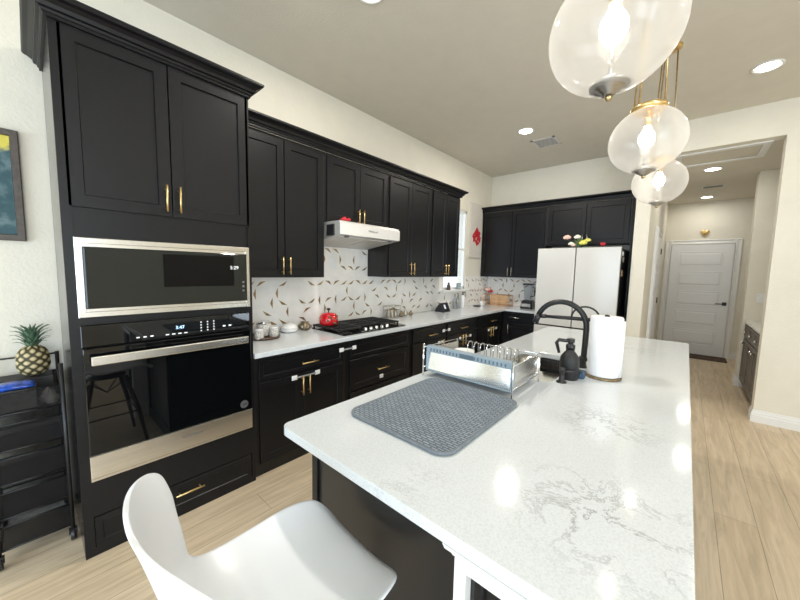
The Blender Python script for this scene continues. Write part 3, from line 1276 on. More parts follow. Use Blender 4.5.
mb.box(2.492, 2.810, .612, .734, .826, .850)
mb.box(2.492, 2.810, .612, .734, 0, .10)
mb.build('white_post_frame', TRIM, t, bevel=.002)
mb = MB()
mb.sweep([(0, .850), (.006, .850), (.010, .860), (.020, .868), (.024, .881), (0, .881)], [(2.462, .70), (2.462, .620), (2.845, .620), (2.845, .70)])
mb.box(2.462, 2.845, .620, .734, .850, .881)
mb.build('post_cap', TRIM, t)
mb = MB()
mb.rings(FY(.690), 2.492, 2.810, .10, .826, [(0, 0), (0, .05), (.012, .055), (.02, .045), (.03, .045), (.034, .036)])
mb.build('recessed_panel', BLACK, t)
for i in range(4):
    ya = .74 + i * .745
    d = MB().rings(FXn(1.722), ya, ya + .735, .11, .86, DPROF).build('door', BLACK, t)

# sink
t = thing('kitchen_sink', (2.1, 2.14, .66), 'undermount steel sink in the island behind the dish rack', 'sink')
lo = []
for (o, z) in ((-.012, .881), (-.006, .881), (-.004, .70), (.03, .668), (.1, .664)):
    lo.append([(p[0], p[1], z) for p in rrect(SX0 + o, SX1 - o, SY0 + o, SY1 - o, .055, 6)])
mb = MB().loft(lo, smooth=True, cap=False)
mb.add(lo[-1], [tuple(range(len(lo[-1])))])
mb.build('basin', STEEL, t, recalc=False, solid=.003, merge=True)
MB().lathe((2.10, 2.15, .6650), [(.045, 0), (.045, .004), (.03, .002)], 20).build('drain', CHROME, t)

# ------------------------------------------------------------------ refrigerator
t = thing('refrigerator', (1.68, 5.25, 0), 'white glass french-door refrigerator with black sides in the back recess', 'refrigerator')
RX0, RX1, RYF, RZ = 1.182, 2.180, 4.85, 1.850
MB().box(RX0 + .006, RX1 - .004, RYF + .065, YB - .05, .02, RZ - .012).build('body', mat('black_fridge_side', (0.012, 0.012, 0.013), 0.35), t, bevel=.004)
mm = 1.675
DP = [(0, 0), (0, .052), (.004, .058)]
FR = FY(RYF + .058)
MB().rings(FR, RX0, mm - .006, .775, RZ, DP).build('upper_door', WHITEG, t)
MB().rings(FR, mm + .006, RX1, .775, RZ, DP).build('upper_door', WHITEG, t)
MB().rings(FR, RX0, mm - .006, .06, .755, DP).build('lower_door', WHITEG, t)
MB().rings(FR, mm + .006, RX1, .06, .755, DP).build('lower_door', WHITEG, t)
for xx in (RX0 + .06, RX1 - .06):
    MB().box(xx - .05, xx + .05, RYF + .07, RYF + .20, RZ - .013, RZ + .006).build('hinge_cover', BPLAST, t)
FS = FX(RX1 - .004)
for i, (yy, zz, s_, m_) in enumerate(((5.02, 1.77, .03, CERAM), (5.12, 1.70, .035, SILVERO), (5.06, 1.52, .04, LWOOD))):
    mb = MB()
    mb.rings(FS, yy - s_, yy + s_, zz - s_, zz + s_, [(0, .0006), (0, .006), (.006, .010)])
    tag(mb.build('fridge_magnet', m_), ('white magnet near the top of the black refrigerator side', 'silvery magnet below the white one on the refrigerator side', 'orange-tan magnet lowest on the black refrigerator side')[i], 'magnet')

# bouquet on the fridge
t = thing('flower_bouquet', (1.64, 5.05, RZ), 'bunch of pink, white and yellow flowers lying on the refrigerator top', 'flowers')


def bloom(c, r, m_, seed, parent, name='blossom'):
    rnd = random.Random(seed)
    mb = MB()
    mb.ball(c, r * .55, r * .55, r * .5, 10, 6)
    for ring, (cnt, k, lift) in enumerate(((5, .45, .35), (7, .75, .0))):
        for i in range(cnt):
            a = 2 * PI * i / cnt + ring * .4 + rnd.random() * .2
            mb.ball((c[0] + math.cos(a) * r * k, c[1] + math.sin(a) * r * k * .8, c[2] + r * lift * .6 + math.sin(a) * r * .25), r * .42, r * .34, r * .40, 8, 5)
    return mb.build(name, m_, parent)


bloom((1.515, 5.0, 2.005), .046, PINKF, 1, t)
bloom((1.645, 5.0, 2.005), .040, WHITF, 2, t)
bloom((1.57, 5.0, 1.915), .034, WHITF, 3, t)
bloom((1.60, 5.0, 1.895), .030, PINKF, 4, t)
bloom((1.722, 5.0, 1.925), .050, YELF, 5, t)
bloom((1.775, 5.0, 1.955), .036, YELF, 6, t)
mb = MB()
for (x, z) in ((1.515, 1.98), (1.645, 1.98), (1.57, 1.90), (1.722, 1.91), (1.775, 1.94)):
    mb.tube([(x, 5.01, z), ((x + 1.65) / 2, 5.05, z - .05), (1.66, 5.09, RZ + .006)], .003, 6)
mb.build('stem', GREEN, t)
mb = MB()
for k in range(9):
    a = -1.2 + k * .33
    p0 = Vector((1.68 + .02 * math.sin(k), 5.06, RZ + .02))
    tip = p0 + Vector((math.sin(a) * .12, -.05, .05 + .09 * math.cos(a)))
    sd = Vector((.018, .006, .006))
    midp = (p0 + tip) / 2
    mb.add([p0, midp - sd, tip, midp + sd], [(0, 1, 2, 3)])
mb.build('leaf', GREEN, t, solid=.0015)
t = thing('red_ornament', (1.955, 5.0, RZ), 'small red heart-shaped ornament on top of the refrigerator, right of the flowers', 'ornament')
mb = MB()
mb.ball((1.94, 5.0, RZ + .05), .02, .012, .022, 10, 6)
mb.ball((1.968, 5.0, RZ + .05), .02, .012, .022, 10, 6)
mb.lathe((1.954, 5.0, RZ + .012), [(.004, 0), (.018, .02), (.028, .034)], 12)
mb.build('heart', REDF, t)
MB().lathe((1.954, 5.0, RZ + .0005), [(.018, 0), (.018, .006), (.005, .008), (.004, .016)], 12).build('stand', BMETAL, t)

# ------------------------------------------------------------------ lamps and ceiling things


def downlight(x, y, z, label):
    t = thing('recessed_downlight', (x, y, z), label, 'ceiling light', 'recessed ceiling lights')
    MB().lathe((x, y, z), [(.098, 0), (.098, -.006), (.088, -.010), (.074, -.006), (.074, 0)], 32).build('trim_ring', TRIM, t)
    MB().lathe((x, y, z - .001), [(.073, 0), (.073, -.004)], 28).build('lamp_disc', DISC, t)
    return t


downlight(1.20, 4.11, ZC, 'lit round downlight in the kitchen ceiling beside the air vent')
downlight(3.18, 4.09, ZC, 'lit round downlight in the kitchen ceiling right of the pendant lamps')
for (x, y) in ((1.2, 1.5), (3.18, 1.5), (2.2, -1.2), (4.6, .2), (5.2, 2.9)):  # all out of view; last two added to put sheen on the cabinet doors
    downlight(x, y, ZC, 'lit round downlight in the ceiling near the photographer, outside the picture')
downlight(2.96, 5.94, ZH, 'lit round downlight in the hall ceiling nearest the attic hatch')
downlight(2.97, 7.95, ZH, 'lit round downlight in the hall ceiling nearest the white door')

t = thing('air_vent', (1.28, 4.62, ZC), 'white slatted air vent in the kitchen ceiling beside a downlight', 'vent')
VF = FZn(ZC)
mb = MB()
a, b, c, d_ = 1.13, 1.43, 4.46, 4.78
mb.fbox(VF, a, a + .03, c, d_, 0, .006)
mb.fbox(VF, b - .03, b, c, d_, 0, .006)
mb.fbox(VF, a, b, c, c + .03, 0, .006)
mb.fbox(VF, a, b, d_ - .03, d_, 0, .006)
mb.build('frame', VENTM, t)
MB().fbox(VF, a + .02, b - .02, c + .02, d_ - .02, 0, .002).build('backing', DARKIN, t)
for k in range(7):
    yy = c + .045 + k * .035
    MB().fbox(VF, a + .03, b - .03, yy, yy + .012, .002, .005).build('slat', VENTM, t)
t = thing('smoke_detector', (3.0, 7.1, ZH), 'white narrow vent plate in the hall ceiling between two downlights', 'vent')
mb = MB()
mb.fbox(HF, 2.88, 3.14, 6.98, 7.12, 0, .010)
mb.build('frame', VENTM, t, bevel=.003)
mb = MB()
for k in range(3):
    mb.fbox(HF, 2.90, 3.12, 7.0 + k * .04, 7.02 + k * .04, .0095, .012)
mb.build('slot', DARKIN, t)
t.name = 'hall_air_vent'


def pendant(x, y, label):
    zc, rx, rz = 2.234, .178, .168
    t = thing('pendant_lamp', (x, y, zc - rz - .03), label, 'pendant lamp', 'glass globe pendants over the island')
    prof = []
    for i in range(25):
        a = -PI / 2 + .10 + (PI - .42) * i / 24
        prof.append((rx * math.cos(a), rz * math.sin(a)))
    g = MB().lathe((x, y, zc), prof, 48, cap=False).build('glass_globe', GLOBE, t)
    zt = zc + rz * math.sin(PI / 2 - .32)
    MB().lathe((x, y, zt), [(.062, -.006), (.082, -.004), (.084, .012), (.080, .018), (.030, .020), (.028, .040), (.0, .042)], 32).build('top_cap', GOLD, t)
    MB().lathe((x, y, zc - rz), [(.0, .024), (.050, .022), (.056, .016), (.054, .010), (.044, .008), (.042, .003), (.033, .001), (.030, -.005), (.021, -.007), (.019, -.012), (.010, -.014)], 28).build('stepped_base', PEWTER, t)
    MB().lathe((x, y, zc - rz - .016), [(.009, 0), (.010, -.006), (.006, -.013), (0, -.015)], 16).build('finial', AGED, t)
    MB().cyl((x, y, zc - rz + .005), (x, y, zc - .03), .006, n=12).build('stem', PEWTER, t)
    MB().cyl((x, y, zc + .075), (x, y, zt), .020, n=16).build('socket', GOLD, t)
    b = MB()
    b.lathe((x, y, zc + .02), [(.0, -.055), (.026, -.046), (.038, -.018), (.036, .010), (.020, .038), (.014, .055)], 20)
    b.build('bulb', BULB, t)
    for k, a in enumerate((205, 235, 20)):
        aa = math.radians(a)
        px, py = x + .070 * math.cos(aa), y + .070 * math.sin(aa)
        qx, qy = x + .045 * math.cos(aa), y + .045 * math.sin(aa)
        MB().cyl((px, py, zt + .012), (qx, qy, ZC - .02), .0048, n=8).build('hanging_rod', AGED, t)
    MB().lathe((x, y, ZC - .0005), [(.07, 0), (.07, -.016), (.06, -.024), (0, -.025)], 28).build('ceiling_canopy', GOLD, t)
    return t


pA = pendant(2.592, 1.206, 'nearest and largest glass globe pendant lamp, at the top of the picture')
dup(pA, (0, 1.060, 0), 'middle glass globe pendant lamp of the three over the island')
dup(pA, (0, 2.106, 0), 'farthest and smallest glass globe pendant lamp, nearest the hall')

# ------------------------------------------------------------------ shell chair
t = thing('shell_stool', (0, 0, 0), 'white moulded shell chair on dark wooden legs pulled up to the island', 'chair')
SH = .635
prof = [(.282, -.040), (.268, -.012), (.230, .004), (.14, .002), (.04, -.008), (-.06, -.010), (-.135, .010), (-.190, .055), (-.222, .120), (-.245, .195), (-.262, .265), (-.277, .325), (-.290, .372)]
hw = [.225, .228, .232, .238, .240, .238, .230, .218, .214, .222, .234, .240, .238]


def interp(tab, f):
    f *= len(tab) - 1
    i = min(int(f), len(tab) - 2)
    k = f - i
    # catmull-rom
    def g(j):
        return tab[max(0, min(len(tab) - 1, j))]
    p0, p1, p2, p3 = g(i - 1), g(i), g(i + 1), g(i + 2)
    def c(a, b, c_, d):
        return .5 * (2 * b + (-a + c_) * k + (2 * a - 5 * b + 4 * c_ - d) * k * k + (-a + 3 * b - 3 * c_ + d) * k ** 3)
    if isinstance(p1, tuple):
        return tuple(c(p0[q], p1[q], p2[q], p3[q]) for q in range(2))
    return c(p0, p1, p2, p3)


NV, NU = 84, 32
vs, fs = [], []
for j in range(NV + 1):
    tq = j / NV
    f_ = .6 * tq + .4 * (.5 - .5 * math.cos(PI * tq))
    y, z = interp(prof, f_)
    wd = interp(hw, f_)
    if f_ < .30:
        wd *= max(.02, (1 - (1 - f_ / .30) ** 2.6)) ** .5
    if f_ > .86:
        wd *= max(.02, (1 - ((f_ - .86) / .14) ** 3.0)) ** .45
    back = max(0, min(1, (f_ - .42) / .3))
    back = back * back * (3 - 2 * back)
    top = max(0, (f_ - .80) / .20)
    for i in range(NU + 1):
        u = -1 + 2 * i / NU
        au = abs(u * wd) / .238
        lift = (.040 * au ** 2.6) * (1 - back) + .012 * back * au ** 2
        fwd = (.085 * au ** 2.2) * back * (1 - .25 * top)
        corner = 0
        drop = .012 * au ** 3 * top
        vs.append((u * wd, y + fwd - corner, z + lift - drop + SH))
    if j:
        a = (j - 1) * (NU + 1)
        for i in range(NU):
            fs.append((a + i, a + i + 1, a + i + 2 + NU, a + i + 1 + NU))
mb = MB()
mb.add(vs, fs, 0, True)
mb.build('shell', SHELL, t, solid=.010, recalc=True, sub=1)
for (sx, sy) in ((1, 1), (-1, 1), (1, -1), (-1, -1)):
    mb = MB()
    mb.tube([(sx * .115, sy * .10 - .01, SH - .045), (sx * .165, sy * .165 - .01, .30), (sx * .205, sy * .21 - .01, 0.0)], [.017, .016, .011], 14)
    mb.build('leg', LEGW, t)
mb = MB()
for (p, q) in (((.125, .11), (-.125, -.13)), ((-.125, .11), (.125, -.13)), ((.14, .12), (-.14, .12)), ((.14, -.14), (-.14, -.14))):
    mb.tube([(p[0], p[1], SH - .07), ((p[0] + q[0]) / 2, (p[1] + q[1]) / 2, .44), (q[0], q[1], SH - .07)], .005, 8)
for yy in (.155, -.175):
    mb.tube([(-.165, yy, .28), (.165, yy, .28)], .006, 8)
for xx in (.165, -.165):
    mb.tube([(xx, -.175, .28), (xx, .155, .28)], .006, 8)
mb.build('wire_brace', BMETAL, t)
mb = MB()
mb.lathe((0, -.01, SH - .055), [(.13, 0), (.13, .010), (.05, .034)], 20)
mb.build('mounting_plate', BMETAL, t)
t.location = (2.060, .388, 0)
t.rotation_euler = (0, 0, math.radians(-3))

# ------------------------------------------------------------------ things on the island
MATZ = ZCT + .001
t = thing('drying_mat', (2.05, 1.13, MATZ), 'grey waffle-weave dish drying mat lying on the island', 'mat')
poly = rrect(1.805, 2.298, .825, 1.440, .055, 8)
MB().prism(rrect(1.815, 2.288, .835, 1.430, .05, 8), MATZ, MATZ + .010).build('weave', WAFFLE, t, bevel=.003)
MB().tube([(p[0], p[1], MATZ + .0065) for p in rrect(1.812, 2.291, .832, 1.433, .055, 8)], .0065, 8, closed=True).build('binding', GREYRIM, t)

t = thing('dish_rack', (2.0, 1.62, ZCT), 'polished steel dish rack with pale blue rim beside the island sink', 'dish rack')
ry0, ry1 = 1.462, 1.795
rx0, rx1 = 1.752, 2.235
mb = MB()
mb.add([(rx0, ry0, .955), (rx1, ry0, .955), (rx1, ry0 + .014, 1.060), (rx0, ry0 + .014, 1.060)], [(0, 1, 2, 3)])
mb.build('front_plate', CHROME, t, solid=.003)
mb = MB()
mb.add([(rx1 + .002, ry0 + .004, .962), (rx1 + .002, ry1, .962), (rx1 + .008, ry1, 1.060), (rx1 + .008, ry0 + .018, 1.072)], [(0, 1, 2, 3)])
mb.build('side_plate', STEEL, t, solid=.003)
mb = MB()
mb.add([(rx0 - .002, ry0, .962), (rx0 - .002, ry1, .962), (rx0 - .008, ry1, 1.060), (rx0 - .008, ry0, 1.072)], [(0, 1, 2, 3)])
mb.build('side_plate', STEEL, t, solid=.003)
mb = MB()
mb.box(rx0 - .010, rx1 + .012, ry0 - .004, ry0 + .034, 1.052, 1.088)
mb.box(rx0 - .010, rx0 + .004, ry0 - .006, ry0 + .020, .950, 1.055)
mb.box(rx1 - .004, rx1 + .012, ry0 - .006, ry0 + .020, .950, 1.055)
mb.box(rx0 - .010, rx1 + .012, ry0 - .008, ry0 + .006, .944, .954)
rim = mb.build('blue_rim', BLUEP, t, bevel=.005)
mb = MB()
for k in range(22):
    xx = rx0 + .02 + k * .0205
    if 8 < k < 13:
        continue
    mb.box(xx, xx + .008, ry0 - .0052, ry0 - .0035, 1.060, 1.076)
mb.box(rx0 + .205, rx0 + .285, ry0 - .0056, ry0 - .0035, 1.057, 1.080)
mb.build('slot', mat('dark_slot', (0.10, 0.14, 0.17), 0.6), rim)
wr = .0032
for (px, py) in ((rx1 + .016, ry0 - .024), (rx1 + .016, ry1 + .004), (rx0 - .016, ry0 - .020), (rx0 - .016, ry1 + .004)):
    zf = MATZ + .0105 if py < 1.45 and px > 1.80 else ZCT + .001
    MB().cyl((px, py, zf), (px, py, 1.10 if py < 1.5 else 1.075), .0045, n=10).build('leg', CHROME, t)
mb = MB()
for xx in (rx0 - .016, rx1 + .016):
    for z in (.965, 1.078):
        mb.tube([(xx, ry0 - .022, z), (xx, ry1 + .004, z - .004)], wr, 8)
for z in (.965, 1.070):
    mb.tube([(rx0 - .016, ry1 + .004, z), (rx1 + .016, ry1 + .004, z)], wr, 8)
for k in range(9):
    xx = rx0 + .03 + k * .053
    mb.tube([(xx, ry0, .972), (xx, ry1, .972)], .0024, 6)
mb.build('wire_frame', CHROME, t)
for k in range(8):
    xx = rx0 + .17 + k * .038
    pts = []
    for q in range(13):
        a = PI * q / 12
        pts.append((xx, 1.63 + .026 * math.cos(a), 1.088 + .026 * math.sin(a)))
    MB().tube([(xx, 1.656, .972)] + pts + [(xx, 1.604, .972)], .0024, 8).build('plate_loop', CHROME, t)
MB().box(rx0 + .004, rx1 - .004, ry0 + .006, ry1 - .006, .945, .957).build('drip_tray', GREYP, t, bevel=.003)
mb = MB()
mb.lathe((1.925, 1.56, .976), [(.02, 0), (.026, .003), (.046, .040), (.056, .098), (.053, .098), (.043, .042), (.02, .006)], 24)
tag(mb.build('white_bowl', CERAM), 'small white bowl drying in the dish rack', 'bowl')

# faucet
t = thing('kitchen_faucet', (2.358, 2.29, ZCT), 'matte black gooseneck faucet with pull-down spray at the island sink', 'faucet')
FYF = 2.29


def fq(x, z):
    k = FYF / 2.15
    return (2.8153 + (x - 2.8153) * k, FYF, 1.506 + (z - 1.506) * k)


bx_ = fq(2.385, 1)[0]
MB().lathe((bx_, FYF, ZCT), [(.030, 0), (.030, .008), (.024, .014), (.021, .05), (.019, .07)], 24).build('base', BMETAL, t)
pts = [(bx_, FYF, .94), fq(2.390, 1.00), fq(2.393, 1.10), fq(2.394, 1.185)]
cx, cz, R_ = 2.252, 1.190, .142
for q in range(1, 17):
    a = math.radians(158 * q / 16)
    pts.append(fq(cx + R_ * math.cos(a), cz + R_ * math.sin(a)))
MB().tube(pts, .0172, 16).build('gooseneck', BMETAL, t)
e = pts[-1]
MB().cyl(e, (e[0] - .021, FYF, e[2] - .058), .0180, .0212, 18).build('spray_head', BPLAST, t)
mb = MB()
mb.tube([fq(2.142, 1.232), fq(2.25, 1.236), fq(2.46, 1.240)], [.010, .012, .012], 12)
ee = fq(2.148, 1.222)
mb.lathe(ee, [(.020, 0), (.022, .010), (.020, .024)], 16)
mb.build('docking_arm', BMETAL, t)
pts = []
for q in range(13):
    a = PI * q / 12
    pts.append(fq(2.384 - .074 * math.cos(a), 1.245 + .068 * math.sin(a)))
pts += [fq(2.458, 1.15), fq(2.452, 1.04), fq(2.430, .99)]
MB().tube(pts, .0058, 10).build('hose_loop', BMETAL, t)
mb = MB()
mb.cyl((bx_, FYF, .965), (bx_ + .05, FYF + .01, .972), .012)
mb.tube([(bx_ + .05, FYF + .01, .972), (bx_ + .085, FYF + .02, .985), (bx_ + .10, FYF + .02, 1.04)], [.010, .008, .006], 10)
mb.build('lever', BMETAL, t)

t = thing('soap_bottle', (2.355, 1.985, ZCT), 'black ribbed soap pump bottle standing before the faucet', 'soap dispenser')
MB().lathe((2.355, 1.985, ZCT + .0005), [(.046, 0), (.050, .005), (.050, .10), (.047, .125), (.030, .150), (.022, .158), (.022, .172)], 28).build('bottle', mat('black_rubber', (.012, .012, .013), .45, bump=.3, bscale=200), t)
mb = MB()
mb.lathe((2.355, 1.985, ZCT + .172), [(.024, 0), (.024, .022), (.014, .024), (.014, .034), (.020, .036), (.020, .056)], 20)
mb.build('pump_collar', BPLAST, t)
mb = MB()
mb.tube([(2.355, 1.985, 1.128), (2.295, 1.975, 1.130), (2.284, 1.973, 1.112), (2.300, 1.975, 1.055)], [.010, .010, .010, .008], 10)
mb.build('spout', BPLAST, t)

t = thing('drinking_tap', (2.345, 1.885, ZCT), 'small black tap on a round foot in front of the soap bottle', 'tap')
mb = MB()
mb.lathe((2.345, 1.885, ZCT + .0005), [(.026, 0), (.026, .005), (.014, .010), (.013, .060), (.016, .062), (.016, .080), (.010, .084)], 22)
mb.build('post', BMETAL, t)
mb = MB()
mb.tube([(2.345, 1.885, .975), (2.385, 1.915, .977), (2.425, 1.945, .975)], [.009, .008, .006], 10)
mb.build('lever', BMETAL, t)
mb = MB()
mb.prism(rrect(2.385, 2.425, 2.015, 2.065, .012, 4), ZCT + .0005, ZCT + .045)
tag(mb.build('scrub_sponge', SPONGE, bevel=.006), 'dark blue scrubbing sponge tucked beside the faucet base', 'sponge')
t = thing('sponge_caddy', (2.14, 2.465, .79), 'black slotted sponge caddy hanging on the far sink wall', 'caddy')
CF = FY(2.438)
mb = MB()
mb.fbox(CF, 2.05, 2.235, .790, .880, -.050, -.046)
mb.fbox(CF, 2.05, 2.235, .790, .794, -.046, 0)
mb.fbox(CF, 2.05, 2.054, .794, .880, -.046, 0)
mb.fbox(CF, 2.231, 2.235, .794, .880, -.046, 0)
mb.build('tray', BPLAST, t)
mb = MB()
for k in range(7):
    u = 2.05 + k * .0302
    mb.fbox(CF, u, u + .004, .794, .876, 0, .004)
for z in (.790, .820, .850, .874):
    mb.fbox(CF, 2.05, 2.235, z, z + .006, 0, .0045)
mb.build('front_grid', BPLAST, t)

t = thing('paper_towel_holder', (2.492, 2.160, ZCT), 'dark low stand under the paper towel roll', 'paper towel holder')
MB().lathe((2.492, 2.160, ZCT + .0005), [(.092, 0), (.094, .006), (.090, .012), (.06, .014)], 32).build('base', BRONZE, t)
MB().cyl((2.492, 2.160, ZCT + .012), (2.492, 2.160, 1.262), .008, n=12).build('rod', BMETAL, t)
mb = MB()
mb.lathe((2.492, 2.160, 1.262), [(.008, 0), (.014, .006), (.010, .014), (0, .016)], 14)
mb.build('knob', BMETAL, t)
t = thing('paper_towel_roll', (2.492, 2.160, ZCT + .015), 'white paper towel roll standing on its holder beside the faucet', 'paper towel')
MB().lathe((2.492, 2.160, ZCT + .0155), [(.020, 0), (.080, 0), (.0815, .004), (.0815, .328), (.078, .336), (.045, .340), (.021, .334), (.020, .0)], 48, cap=False).build('roll', PAPER, t)
MB().lathe((2.492, 2.160, ZCT + .0155), [(.0195, .001), (.0195, .330), (.0175, .330), (.0175, .001)], 20, cap=False).build('cardboard_core', GREYBX, t)
mb = MB()
a0 = math.radians(-20)
lp = []
for k in range(8):
    a = a0 + .05 * k
    r_ = .0822 + .0012 * k
    lp.append([(2.492 + r_ * math.cos(a), 2.160 + r_ * math.sin(a), ZCT + .017), (2.492 + r_ * math.cos(a), 2.160 + r_ * math.sin(a), ZCT + .335)])
mb.loft(lp, closed=False, cap=False)
mb.build('loose_sheet', PAPER, t, solid=.0012)

# ------------------------------------------------------------------ things on the back counter
t = thing('spice_tin', (.165, 1.285, ZCT), 'round printed tin on a dark wooden tray by the oven', 'tin')
MB().lathe((.165, 1.285, ZCT + .021), [(.052, 0), (.054, .003), (.054, .095), (.052, .098)], 28).build('can', PRINT, t)
MB().lathe((.165, 1.285, ZCT + .119), [(.055, 0), (.055, .012), (.050, .016), (0, .017)], 28).build('lid', CHROME, t)
mb = MB()
mb.lathe((.185, 1.275, ZCT + .0005), [(.125, 0), (.132, .006), (.132, .020), (.124, .020), (.12, .012), (0, .012)], 36)
mb2 = MB()
tag(mb.build('round_tray', DWOOD), 'dark round wooden tray holding tins beside the oven cabinet', 'tray')
for i, (x, y, lab) in enumerate(((.255, 1.205, 'short white printed jar at the front of the dark round tray'), (.245, 1.335, 'low patterned jar on the right of the dark round tray'))):
    t = thing('jar', (x, y, ZCT + .013), lab, 'jar')
    MB().lathe((x, y, ZCT + .0135), [(.034, 0), (.036, .004), (.036, .058), (.030, .064)], 22).build('body', PRINT, t)
    MB().lathe((x, y, ZCT + .0775), [(.032, 0), (.032, .014), (0, .016)], 22).build('lid', WPLAST, t)
t = thing('covered_dish', (.10, 1.560, ZCT), 'white domed ceramic dish on the counter left of the cooktop', 'dish')
MB().lathe((.10, 1.560, ZCT + .0005), [(.05, 0), (.070, .010), (.080, .030), (.077, .032), (.06, .018)], 28).build('bowl', CERAM, t)
MB().lathe((.10, 1.560, ZCT + .0325), [(.079, 0), (.072, .020), (.05, .040), (.02, .048), (.012, .052), (.012, .060), (0, .062)], 28).build('lid', CERAM, t)
t = thing('bronze_pot', (.10, 1.722, ZCT), 'small dark ornate pot between the white dish and the cooktop', 'pot')
mb = MB()
mb.lathe((.10, 1.722, ZCT + .0005), [(.03, 0), (.05, .012), (.056, .035), (.045, .058), (.032, .066), (.040, .078)], 20)
mb.build('body', BRONZE, t)
for k in range(6):
    a = 2 * PI * k / 6
    MB().ball((.10 + .053 * math.cos(a), 1.722 + .053 * math.sin(a), ZCT + .036), .014, .014, .016, 8, 6).build('boss', SILVERO, t)

GZ = ZCT + .0425
t = thing('red_kettle', (.20, 1.925, GZ), 'small red enamel pot with a dark knob on the left cooktop burner', 'pot')
MB().lathe((.20, 1.925, GZ), [(.075, 0), (.086, .006), (.092, .03), (.090, .070), (.080, .092), (.076, .094)], 32).build('body', RED, t)
MB().lathe((.20, 1.925, GZ + .094), [(.078, 0), (.072, .012), (.045, .022), (.012, .026)], 32).build('lid', RED, t)
MB().lathe((.20, 1.925, GZ + .119), [(.006, 0), (.006, .018), (.017, .026), (.020, .036), (.012, .042), (0, .043)], 16).build('lid_knob', BPLAST, t)
mb = MB()
for k in range(7):
    a = math.radians(-40 + 12 * k)
    mb.ball((.20 + .088 * math.cos(a), 1.925 + .088 * math.sin(a) - .0, GZ + .05 + .035 * math.sin(k * 1.3)), .012, .012, .012, 8, 6)
mb.build('ornament', BRONZE, t)

# wire trinket rack right of the cooktop
t = thing('spice_rack', (.13, 2.92, ZCT), 'small wire rack of silvery jars right of the cooktop', 'rack')
mb = MB()
for z in (.01, .10):
    mb.tube([(.08, 2.82, ZCT + z), (.17, 2.82, ZCT + z), (.17, 3.03, ZCT + z), (.08, 3.03, ZCT + z)], .003, 6, closed=True)
for (x, y) in ((.08, 2.82), (.17, 2.82), (.17, 3.03), (.08, 3.03)):
    mb.cyl((x, y, ZCT + .001), (x, y, ZCT + .15), .003, n=6)
mb.tube([(.08, 2.82, ZCT + .15), (.17, 2.82, ZCT + .15), (.17, 3.03, ZCT + .15), (.08, 3.03, ZCT + .15)], .003, 6, closed=True)
for k in range(5):
    mb.tube([(.08, 2.84 + k * .043, ZCT + .01), (.17, 2.84 + k * .043, ZCT + .01)], .002, 6)
mb.build('wire', SILVERO, t)
for i, (y, h) in enumerate(((2.865, .10), (2.930, .11), (2.99, .09))):
    o = thing('spice_jar', (.125, y, ZCT + .014), ('left', 'middle', 'right')[i] + ' silvery jar in the wire rack beside the cooktop', 'jar', 'jars in the small wire rack')
    MB().lathe((.125, y, ZCT + .0135), [(.026, 0), (.027, .003), (.027, h * .7), (.02, h * .8)], 16).build('body', SILVERO, o)
    MB().lathe((.125, y, ZCT + .0137 + h * .8), [(.022, 0), (.022, .016), (0, .018)], 16).build('lid', BRONZE, o)
for i, (x, y, r_, lab) in enumerate(((.13, 3.10, .030, 'squat bronze trinket just right of the wire jar rack'), (.12, 3.19, .034, 'round tarnished trinket between two bronze ones on the counter'), (.13, 3.285, .026, 'small bronze trinket farthest right of the wire jar rack'))):
    mb = MB()
    mb.lathe((x, y, ZCT + .0005), [(r_ * .6, 0), (r_, r_ * .5), (r_ * 1.05, r_), (r_ * .6, r_ * 1.8), (r_ * .3, r_ * 2.1), (r_ * .45, r_ * 2.4), (0, r_ * 2.6)], 18)
    tag(mb.build('trinket', (BRONZE, SILVERO, BRONZE)[i]), lab, 'ornament')

# smart display
t = thing('smart_display', (.20, 3.95, ZCT), 'black smart display with a slanted screen on the counter', 'smart display')
mb = MB()
s0, s1 = 3.865, 4.045
pf = [(.10, ZCT + .001), (.255, ZCT + .001), (.255, ZCT + .012), (.205, ZCT + .128), (.185, ZCT + .132), (.115, ZCT + .05)]
mb.loft([[(x, y, z) for (x, z) in pf] for y in (s0, s1)], smooth=False)
mb.build('body', BPLAST, t, bevel=.006)
mb = MB()
n_ = Vector((.116, 0, .050)).normalized() * .002
for (ya, yb, fa, fb) in ((3.915, 3.955, .30, .80),):
    q = []
    for (yy, f_) in ((ya, fa), (yb, fa), (yb, fb), (ya, fb)):
        q.append(Vector((.255 - .050 * f_, yy, ZCT + .012 + .116 * f_)) + n_)
    mb.add(q, [(0, 1, 2, 3)])
mb.build('screen_picture', SCREEN, t, solid=.001)

